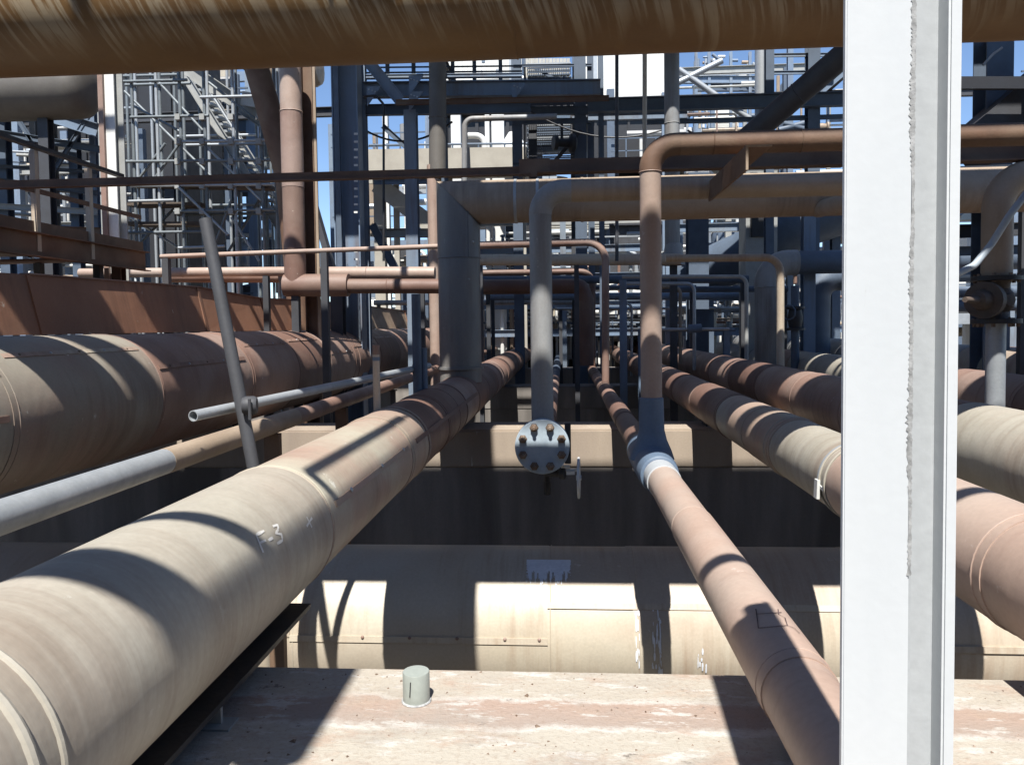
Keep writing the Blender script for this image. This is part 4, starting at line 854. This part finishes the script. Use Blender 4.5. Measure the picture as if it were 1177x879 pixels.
# handrail low in the centre
HR = thing('guard_rail', 'blue tube guard rail low across the meeting point of the pipes', 'guardrail', (0, 22, GZ))
for y in (371, 381): bar(HR, 'rail', 'darkblue', (555, y), (735, y), 2.4, 22, sect='O')
for px in range(560, 740, 18): vcol(HR, 'rail_post', 'darkblue', px, 369, 2.4, 22, sect='O')
HR2 = thing('guard_rail', 'pale tube rail with a blue clamp above the right hand pipes', 'guardrail', (P(800, 380, 12.8).x, 12.8, GZ))
bar(HR2, 'rail', 'galv', (735, 379), (838, 378), 3.6, 12.8, sect='O'); bar(HR2, 'rail', 'bluepaint', (770, 380), (845, 379), 3, 12.9, sect='O'); part('rail_clamp', 'bluepaint', HR2, 'tube', [P(791, 378, 12.75), P(806, 377, 12.75)], .07, 12)
for px in (835, 737): vcol(HR2, 'rail_post', 'bluepaint', px, 378, 7, 12.9)

# ---- pale concrete deck and items behind the blue frame
PD = thing('concrete_deck', 'pale concrete deck edge with columns behind the blue frame', 'structure deck', (-3, 20, GZ))
bar(PD, 'deck_edge', 'concrete', (424, 190), (608, 187), 24, 20, sect='R', dep=1.2); bar(PD, 'lower_edge', 'concrete', (424, 208), (520, 207), 7, 20.4, sect='R')
for px, wd in ((436, 12), (600, 8), (455, 6)): vcol(PD, 'deck_column', 'concrete', px, 200, wd, 20.3, sect='R')
part('sloped_slab', 'concrete', PD, 'prism', P(436, 214, 20.2), P(508, 268, 20.2), rect(.6, .45))
for px in range(430, 610, 15): vcol(PD, 'rail_post', 'darkblue', px, 165, 2, 20.2, 180, sect='O')
bar(PD, 'rail', 'darkblue', (424, 167), (608, 165), 2.5, 20.2, sect='O'); bar(PD, 'rail', 'darkblue', (424, 173), (608, 171), 2, 20.2, sect='O')
for px, wd, t, mt in ((572, 14, 120, 'whitewall'), (560, 5, 130, 'whitewall'), (524, 11, 130, 'whitewall'), (443, 6, 130, 'whitewall'), (492, 6, 130, 'bluesteel')): vcol(PD, 'pale_column', mt, px, t, wd, 22, depth=.2, sect='R')
part('fan_cowl', 'whitewall', PD, 'lathe', P(590, 178, 21), (0, 0, 1), [(0, .55), (.25, .35), (.6, .12)], 16)
pipe('white hooked vent pipe on the concrete deck', 'whitewall', [(538, 156), (557, 156), (557, 185)], 7, 20.6, bend=3, joints=False, name='vent_pipe')
bx0, bx1 = P(505, 175, 24).x, P(610, 135, 24).x
shed('process_building', 'black shadowed bay behind the white columns', bx0, bx1, 24, 30, GZ, P(600, 132, 24).z, 'black', 6)  # bay's shadow given as a black wall
# ---- bright sheeted buildings behind
def wall_px(name, label, x0, y0, x1, y1, Y, dep, mat, ribs=10, ground=True):
    a, b = P(x0, y0, Y), P(x1, y1, Y); return shed(name, label, a.x, b.x, Y, Y + dep, GZ if ground else b.z, a.z, mat, ribs)
wall_px('process_building', 'white sheeted building high behind the dark stair', 500, 40, 600, 90, 44, 10, 'whitewall', 18)
wall_px('process_building', 'bright white building high right of the dark stair', 672, 40, 778, 110, 42, 10, 'whitewall', 8)
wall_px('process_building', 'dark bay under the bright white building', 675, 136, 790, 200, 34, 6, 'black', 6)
LV = wall_px('louvre_building', 'pale louvred wall seen above the bent pipes', 632, 236, 700, 262, 27, .5, 'louvre', 2, ground=False)
m = MB(); a, b = P(633, 238, 26.9), P(700, 262, 26.9)
for k in range(12):
    z = b.z + (a.z - b.z) * k / 11; m.box((a.x, 26.86, z - .02), (b.x, 26.98, z + .02))
m.build('louvre_blade', 'louvre', LV, kind='stuff')
for px in (634, 698): vcol(LV, 'wall_post', 'darkblue', px, 240, 5, 27.6)
wall_px('process_building', 'long black shadowed shed under the louvred wall', 560, 263, 790, 340, 28, 8, 'darksteel', 16)  # dark sheet colour carries the shadow below the louvres
wall_px('process_building', 'pale building far behind the right hand risers', 815, 338, 875, 385, 50, 8, 'whitewall', 8)
wall_px('process_building', 'white building beside the white column', 944, 330, 1000, 390, 46, 8, 'whitewall', 10)
wall_px('process_building', 'low dark building at the meeting point of the pipes', 520, 352, 760, 385, 60, 8, 'darkblue', 24)
wall_px('process_building', 'dark building low on the far right', 1040, 330, 1300, 390, 40, 8, 'darkblue', 24)

# ---- stair tower in the centre
TW = thing('stair_tower', 'dark stair tower with grated treads in the centre', 'stairs', (0, 17, GZ))
for px, wd in ((593, 11), (666, 13), (678, 7)): vcol(TW, 'tower_post', 'darkblue', px, 40, wd, 17)
for px in (612, 660): vcol(TW, 'inner_post', 'darksteel', px, 130, 9, 17.6)
for y, hh in ((108, 10), (128, 9), (76, 3), (140, 6), (191, 7)): bar(TW, 'landing_beam', 'darkblue', (590, y), (680, y - 1), hh, 16.9)
for y0, y1, k0 in ((74, 98, 6), (142, 186, 9)):
    for k in range(k0):
        y = y0 + (y1 - y0) * k / (k0 - 1); Yk = 17.4 + k * .28
        p, q = P(606, y, Yk), P(656, y - .5, Yk)
        m = MB(); m.box((p.x, Yk, p.z - .015), (q.x, Yk + .03, p.z + .015)); m.box((p.x, Yk + .2, p.z - .015), (q.x, Yk + .23, p.z + .015))
        for i in range(24): x = p.x + (q.x - p.x) * i / 23; m.box((x - .006, Yk + .03, p.z - .012), (x + .006, Yk + .2, p.z + .012))
        m.build('grated_tread', 'galv' if k % 3 == 0 else 'darkblue', TW, kind='stuff', flat=True)
    for px in (603, 659):
        p, q = P(px, y0 - 3, 17.3), P(px, y1 + 2, 17.4 + k0 * .28); part('stair_stringer', 'darkblue', TW, 'prism', p, q, rect(.05, .2))
bar(TW, 'landing_plate', 'darkblue', (600, 99), (662, 98), 14, 18.6, sect='R', dep=.1)
for k in range(13):
    px = 603 + 52 * k / 13; bar(TW, 'panel_sheet', 'louvre', (px, 80), (px + 3.6, 80), 24, 18.2 + .02 * (k % 2), sect='R', dep=.03)
bar(TW, 'panel_frame', 'darkblue', (598, 92), (660, 91), 3, 18.1, sect='R', dep=.1)
bar(TW, 'diagonal_tie', 'darkblue', (606, 74), (640, 92), 3, 18.0, sect='R')
bar(TW, 'diagonal_tie', 'darksteel', (668, 150), (634, 190), 4, 16.8, sect='R')
tv = P(662, 165, 16.6)
m = MB(); m.lathe(tv, (-1, -.3, 0), [(0, .12), (.05, .2), (.12, .2), (.16, .1), (.4, .08), (.42, .16), (.5, .16)], 14); m.tube([tv + V(-.3, 0, 0), tv + V(-.3, 0, .45)], .03, 8); m.build('hoist_block', 'black', TW)
# ---- right: blue beams, columns, inclined ducts
RF = thing('steel_structure', 'dark blue steel frame with long beam upper right', 'steel frame', (5, 15, GZ))
bar(RF, 'long_beam', 'darkblue', (676, 122), (1010, 113), 15, 15); bar(RF, 'long_beam', 'bluesteel', (676, 134), (790, 131), 10, 15.6); bar(RF, 'lower_beam', 'darkblue', (740, 141), (1010, 133), 5, 15.2)
for px, wd, mt in ((884, 9, 'darkblue'), (934, 13, 'darkblue'), (875, 14, 'galv'), (690, 6, 'darkblue')): vcol(RF, 'frame_column', mt, px, 40, wd, 15.2 if px != 875 else 17, sect='H' if px != 875 else 'O')
for y in (64, 84): bar(RF, 'tie', 'bluesteel', (884, y), (960, y - 1), 4, 15.3)
for px in (908, 930): vcol(RF, 'thin_post', 'bluesteel', px, 40, 6, 19)
bar(RF, 'sky_brace', 'bluesteel', (936, 112), (985, 70), 7, 15.4); bar(RF, 'tie', 'darkblue', (936, 117), (1010, 115), 3, 15.9)
for a, b in (((900, 142), (930, 150)), ((895, 150), (935, 139)), ((780, 80), (880, 150)), ((770, 100), (830, 70))): bar(RF, 'bracing_tube', 'galv' if a[0] < 800 else 'darkblue', a, b, 7, 18.6, sect='O')
pipe('dark inclined pipe climbing to the right behind the red header', 'darksteel', [(858, 160), (985, 50)], 25, 11.5, Ys=(11.5, 10.5), name='inclined_pipe')
UP = thing('elevated_platform', 'blue elevated platform crowded with small pipes upper right', 'platform', (6, 26, GZ))
bar(UP, 'deck_beam', 'bluesteel', (778, 92), (876, 92), 8, 26); bar(UP, 'deck_beam', 'darkblue', (800, 101), (876, 101), 8, 27)
for px in (800, 815, 840, 862): vcol(UP, 'platform_post', 'bluesteel', px, 60, 3, 26)
for i in range(34):
    px, py = random.uniform(780, 870), random.uniform(60, 90); mt = random.choice(['whitewall', 'galv', 'darkblue', 'bluesteel', 'tan'])
    bar(UP, 'small_pipe', mt, (px, py), (px + random.choice([0, 14, 8]), py + random.choice([12, 0, 6])), random.uniform(2, 4.5), random.uniform(26, 28), sect='O')
# ---- right middle: grey column, blue columns, inclined duct
GC = thing('concrete_column', 'grey green concrete column with a dark box behind the cream bend', 'column', (P(872, 300, 17).x, 17, GZ))
vcol(GC, 'column_shaft', 'greysteel', 871, 190, 34, 17, sect='R'); part('dark_box', 'black', GC, 'box', P(864, 272, 16.6), P(884, 238, 16.7)); 
BC = thing('steel_column', 'dark blue column left of the grey green one', 'column', (P(802, 300, 18).x, 18, GZ)); vcol(BC, 'column_shaft', 'darkblue', 801, 200, 22, 18)
BC = thing('steel_column', 'dark blue column under the inclined duct at right', 'column', (P(930, 300, 14).x, 14, GZ)); vcol(BC, 'column_shaft', 'bluesteel', 929, 200, 13, 14)
ID = thing('inclined_duct', 'fat dark duct rising to the right behind the columns', 'duct', P(810, 328, 20))
m = MB(); m.tube([P(790, 320, 20), P(860, 292, 19), P(905, 262, 18.4), P(1010, 225, 18)], .58, 24, 1.0); m.build('duct_length', 'darkblue', ID)
for px, y in ((815, 330), (960, 255)): vcol(ID, 'duct_leg', 'darkblue', px, y, 9, 18.8)
EK = thing('riser_pipe', 'grey riser with a sunlit elbow standing on the right rusty pipe', 'pipe', P(882, 402, 13.6))
kx = P(882, 402, 13.6)
zt2 = P(905, 302, 13.6).z
m = MB(); m.tube([(kx.x, 13.6, -.75), (kx.x, 13.6, zt2 - .42)], .215, 24); m.build('pipe_length', 'grey', EK)
m = MB(); m.tube([(kx.x, 13.6, zt2 - .43), (kx.x, 13.6, zt2), (kx.x + .5, 13.6, zt2)], .22, 24, bend=.36, seg=9); m.build('elbow', 'grey', EK)
m = MB(); m.tube([(kx.x + .42, 13.6, zt2), (kx.x + 7, 13.6, zt2)], .2, 24); m.build('pipe_length', 'darkblue', EK)
part('weld_bead', 'grey', EK, 'torus', (kx.x, 13.6, zt2 - .42), (0, 0, 1), .218, .01, 24, 6)
ex = P(937, 380, 15); zz = P(937, 318, 15).z
E2 = thing('riser_pipe', 'dark grey riser right of the one with the sunlit elbow', 'pipe', (ex.x, 15, -.7))
m = MB(); m.tube([(ex.x, 15, -.8), (ex.x, 15, zz), (ex.x + 2.5, 15, zz)], .27, 20, .4); m.build('pipe_length', 'darkblue', E2)
V2 = thing('gate_valve', 'small dark valve on a stem between the two right grey risers', 'valve', P(914, 400, 13.2))
vq = P(914, 366, 13.2); m = MB(); m.lathe(vq + V(0, 0, -.2), (0, 0, 1), [(0, .16), (.04, .16), (.05, .1), (.2, .13), (.35, .1), (.36, .16), (.4, .16)], 14); m.build('valve_body', 'black', V2)
m = MB(); m.tube([(vq.x, 13.2, GZ), (vq.x, 13.2, vq.z - .19)], .07, 10); m.tube([(vq.x, 13.2, vq.z + .19), (vq.x, 13.2, vq.z + .55)], .07, 10); m.torus(vq + V(-.15, -.15, .1), (1, 1, 0), .12, .014, 14, 6); m.build('stem', 'darkblue', V2)
# ---- far right
FR_ = thing('steel_structure', 'dark steel and ducting seen right of the white column', 'steel frame', (6.5, 9.5, GZ))
bar(FR_, 'dark_beam', 'black', (1060, 96), (1190, 96), 13, 9.5, sect='R'); bar(FR_, 'dark_beam', 'darkblue', (1060, 232), (1200, 226), 22, 10); bar(FR_, 'dark_beam', 'darksteel', (1060, 268), (1200, 262), 14, 10.5); bar(FR_, 'dark_beam', 'darkblue', (1060, 290), (1200, 286), 10, 11)
vcol(FR_, 'frame_column', 'darkblue', 1142, 40, 28, 10.2); vcol(FR_, 'frame_column', 'darksteel', 1200, 40, 20, 9.5); vcol(FR_, 'frame_column', 'darksteel', 1060, 40, 14, 10)
part('inclined_chute', 'darksteel', FR_, 'prism', P(1112, 176, 10), P(1225, 78, 10), rect(.5, .5)); part('small_pipe', 'galv', FR_, 'tube', [P(1130, 75, 9.7), P(1142, 62, 9.7), P(1152, 55, 9.7)], .015, 8)
for y in (318, 336, 352): bar(FR_, 'back_pipe', 'darkblue', (1050, y), (1200, y - 2), 13, 12, sect='O')
pipe('pale lit pipe crossing right of the white column', 'cream', [(1040, 197), (1185, 192)], 7, 9.2, drop=(.1, .95))  # added pale pipe stands in for the header's sunlit top edge

# ---- far process structures: lattices of columns, decks, rails and pipes that fill the distance
FARLAB = ['tangled blue steel process tower far behind the scaffold', 'white and blue process tower far behind the blue columns', 'blue process tower far behind the dark stair', 'pale process tower far behind the tan riser', 'far process tower low on the right behind the risers', 'far process tower at the left edge', 'far process tower right of the white column', 'low far process structure behind the grey riser']
def lattice(label, x0, x1, Y, dep, z1, seed, pale=.3, dens=60, lo=GZ):
    rd = random.Random(seed); o = thing('process_tower', label, 'process tower', ((x0 + x1) / 2, Y, GZ))
    nb = max(1, round((x1 - x0) / 4)); lv = [GZ + 3.2 * k for k in range(1, int((z1 - GZ) / 3.2) + 1)]
    mats = ['bluesteel', 'darkblue', 'bluesteel'] + (['whitewall', 'galv'] if pale > .3 else [])
    for yy in (Y, Y + dep):
        for i in range(nb + 1):
            x = x0 + (x1 - x0) * i / nb; part('tower_column', rd.choice(mats), o, 'prism', (x, yy, GZ), (x, yy, z1), rect(.3, .3))
        for z in lv:
            part('tower_beam', rd.choice(mats), o, 'prism', (x0, yy - .02, z), (x1, yy - .02, z), rect(.2, .35))
        for i in range(nb):
            for z in lv[:-1]:
                if rd.random() < .45:
                    xa, xb = x0 + (x1 - x0) * i / nb, x0 + (x1 - x0) * (i + 1) / nb
                    if rd.random() < .5: xa, xb = xb, xa
                    part('tower_brace', rd.choice(mats), o, 'prism', (xa, yy, z), (xb, yy, z + 3.2), rect(.14, .14))
    for z in lv:
        part('rail', 'darkblue', o, 'prism', (x0, Y - .3, z + 1.1), (x1, Y - .3, z + 1.1), rect(.05, .05)); part('rail', 'darkblue', o, 'prism', (x0, Y - .3, z + .6), (x1, Y - .3, z + .6), rect(.04, .04))
        if rd.random() < .45: part('deck_plate', 'darksteel', o, 'box', (x0, Y - .3, z + .18), (x1, Y + dep, z + .24))
        m = MB()
        for i in range(int((x1 - x0) / 1.2)): x = x0 + .6 + 1.2 * i; m.box((x - .025, Y - .32, z), (x + .025, Y - .27, z + 1.1))
        m.build('rail_post', 'darkblue', o, kind='stuff')
    groups_ = {}
    for i in range(dens):
        mt = rd.choice(['whitewall', 'galv', 'galv', 'bluesteel', 'darkblue', 'cream', 'grey', 'tan', 'darksteel'] + ['whitewall'] * int(pale * 8))
        m = MB(); z = rd.uniform(lo, z1 - .5); x = rd.uniform(x0, x1); yy = Y + rd.uniform(.2, dep); t = rd.random()
        if t < .35: m.tube([(x, yy, z), (min(x1, x + rd.uniform(1, 5)), yy, z)], rd.uniform(.05, .22), 8)
        elif t < .65: m.tube([(x, yy, z), (x, yy, min(z1, z + rd.uniform(1, 6)))], rd.uniform(.05, .2), 8)
        elif t < .82: L_ = rd.uniform(.8, 2.5); m.tube([(x, yy, z), (min(x1, x + L_), yy, z), (min(x1, x + L_), yy, max(GZ, z - L_))], rd.uniform(.05, .16), 8, .3, seg=4)
        elif t < .93: m.lathe((x, yy, z), (0, 0, 1) if rd.random() < .6 else (1, 0, 0), [(0, .1), (.1, .5), (.3, .6), (1.8, .6), (2.0, .5), (2.1, .1)], 12)
        else: m.box((x, yy, z), (x + rd.uniform(.5, 1.6), yy + .8, z + rd.uniform(.4, 1.4)))
        m.build('small_pipe' if t < .82 else 'equipment_drum' if t < .93 else 'equipment_box', mt, o)
    return o
lattice(FARLAB[0], -16, -9.8, 24, 5, 10, 1, .2, 90)
lattice(FARLAB[1], -9.0, -4.6, 30, 6, 8, 2, .8, 80)
lattice(FARLAB[2], -6, 1.5, 36, 7, 13, 3, .5, 90)
lattice(FARLAB[3], 2, 9.0, 32, 7, 9.6, 4, .9, 110)
lattice(FARLAB[4], 6, 16, 26, 5, 2.2, 5, .6, 90)
lattice(FARLAB[5], -26, -17.5, 27, 6, 9, 6, .3, 60)
lattice(FARLAB[6], 14, 24, 25, 6, 7, 7, .4, 60)
lattice(FARLAB[7], -5, 5, 24, 4, 1.8, 8, .6, 70)

# ---- unseen building added behind the lens to block sky light
shed('process_building', 'tall dark building behind the lens, out of view', -24, 24, -9, -5, GZ, 5.0, 'darkblue', 20)

# weld round the stub, grit on the beam
m = MB(); m.torus((sx, 2.25, BT + .002), (0, 0, 1), .0415, .004, 30, 6); wb = m.build('weld_bead', 'baresteel'); wb.parent = o_stub; wb.location = wb.location - o_stub.location
m = MB(); rnd = random.Random(12)
for i in range(260):
    x, y, q = rnd.uniform(-1.2, 1.6), rnd.uniform(1.75, 2.46), rnd.uniform(.002, .007) * (2 if rnd.random() < .08 else 1)
    a = rnd.uniform(0, 6.28); vs = [(x + q * math.cos(a + k * 2.1) * rnd.uniform(.6, 1.5), y + q * math.sin(a + k * 2.1) * rnd.uniform(.6, 1.5), BT - .001) for k in range(3)]
    m.add(vs + [(x, y, BT + q * rnd.uniform(.4, .9))], [(0, 1, 3), (1, 2, 3), (2, 0, 3)])
g = m.build('grit', 'rustbolt', flat=True); setp(g, 'scattered rust flakes and grit on the worn beam', 'grit', kind='stuff')
# gussets, bolts and lamps on the blue frame
for px, y in ((424, 112), (472, 118), (472, 100), (590, 108)):
    c = P(px, y, 12.55); m = MB(); m.add([c + V(-.02, -.03, .16), c + V(.22, -.03, .16), c + V(-.02, -.03, -.16), c + V(-.02, -.045, .16), c + V(.22, -.045, .16), c + V(-.02, -.045, -.16)], [(0, 2, 1), (3, 4, 5), (0, 1, 4, 3), (1, 2, 5, 4), (2, 0, 3, 5)]); m.build('gusset_plate', 'bluesteel', BF, flat=True)
    for k in range(3): part('bolt', 'galv', BF, 'lathe', c + V(.02 + .05 * k, -.045, .11 - .02 * k), (0, -1, 0), [(0, .014), (.012, .014)], 6)

# ---- dense middle distance: a pipe rack with many small lines, and slack cables
def rack(label, x0, x1, Y, dep, z1, seed, n):
    rd = random.Random(seed); o = thing('pipe_rack', label, 'pipe rack', ((x0 + x1) / 2, Y, GZ))
    nb = max(2, int((x1 - x0) / 2.6))
    for i in range(nb + 1):
        for yy in (Y, Y + dep): part('rack_post', rd.choice(['bluesteel', 'bluesteel', 'darkblue', 'greysteel']), o, 'prism', (x0 + (x1 - x0) * i / nb, yy, GZ), (x0 + (x1 - x0) * i / nb, yy, z1), rect(.16, .16))
    for k in range(5):
        z = -.2 + (z1 + .2) * k / 4; part('rack_beam', rd.choice(['bluesteel', 'greysteel', 'bluesteel']), o, 'prism', (x0, Y, z), (x1, Y, z), Hs(.12, .2)); part('rack_rail', 'galv', o, 'prism', (x0, Y + dep, z + .5), (x1, Y + dep, z + .5), rect(.04, .04))
    for i in range(n):
        mt = rd.choice(['galv', 'galv', 'bluesteel', 'greysteel', 'whitewall', 'whitewall', 'tan', 'redox', 'cream']); r_ = rd.uniform(.02, .075); m = MB()
        x, z, yy = rd.uniform(x0, x1), rd.uniform(-.3, z1), Y + rd.uniform(.1, dep); t = rd.random()
        if t < .4: m.tube([(x, yy, z), (x, yy, max(-1.0, z - rd.uniform(.8, 3)))], r_, 8)
        elif t < .7: m.tube([(x, yy, z), (min(x1, x + rd.uniform(.8, 4)), yy, z)], r_, 8)
        elif t < .9: w_ = rd.uniform(.3, 1.6); m.tube([(max(x0, x - w_), yy, z), (x, yy, z), (x, yy, max(-1.0, z - rd.uniform(.6, 2)))], r_, 8, r_ * 3, seg=4)
        else: m.lathe((x, yy, z), (0, 0, 1) if rd.random() < .5 else (1, 0, 0), [(0, r_), (.02, r_ * 2.4), (.06, r_ * 2.4), (.08, r_ * 1.3), (.2, r_ * 1.7), (.32, r_ * 1.3), (.34, r_ * 2.4), (.38, r_ * 2.4), (.4, r_)], 10)
        m.build('small_pipe' if t < .9 else 'small_valve', mt, o)
    return o
rack('crowded blue rack of small pipes right of the tan riser', 2.6, 6.4, 19.2, 2.2, 3.2, 31, 75)
rack('crowded rack of small pipes between the grey riser and the tan riser', -2.4, 2.4, 21.5, 1.6, 2.9, 32, 85)
rack('high rack of small pipes under the long blue beam upper right', 3.2, 9.5, 22.5, 2.0, 7.2, 33, 110)
rack('crowded rack of small pipes behind the left handrail', -13.2, -9.6, 15.5, 1.6, 4.6, 34, 70)
for k, (pa, pb, Y, sag, lb) in enumerate((((420, 150), (520, 140), 13.0, .25, 'slack black cable by the blue columns'), ((600, 122), (760, 150), 16.0, .35, 'slack black cable under the stair tower'), ((790, 150), (880, 128), 15.0, .3, 'slack black cable under the long blue beam'))):
    a, b = P(*pa, Y), P(*pb, Y); m = MB(); m.tube([a + (b - a) * (i / 12) - V(0, 0, sag * 4 * (i / 12) * (1 - i / 12)) for i in range(13)], .018, 6); o = m.build('cable', 'black'); setp(o, lb, 'cable')
GROUPS = {'sleeper_beam': 'cross beams carrying the pipes', 'insulated_pipe': 'insulated pipes of the rack', 'riser_pipe': 'pipes rising from the rack', 'overhead_pipe': 'pipes of the upper level overhead', 'process_building': 'sheeted buildings of the plant', 'process_tower': 'far process towers', 'pipe_rack': 'small pipe racks in the middle distance', 'steel_column': 'separate steel columns', 'pipe_run': 'thin pipes crossing the rack', 'steel_structure': 'steel frames of the plant', 'cable': 'slack black cables', 'guard_rail': 'low tube guard rails', 'pole': 'thin upright poles'}
for o in list(SC.objects):
    k = o.name.split('.')[0]
    if o.parent is None and k in GROUPS and 'label' in o: o['group'] = GROUPS[k]
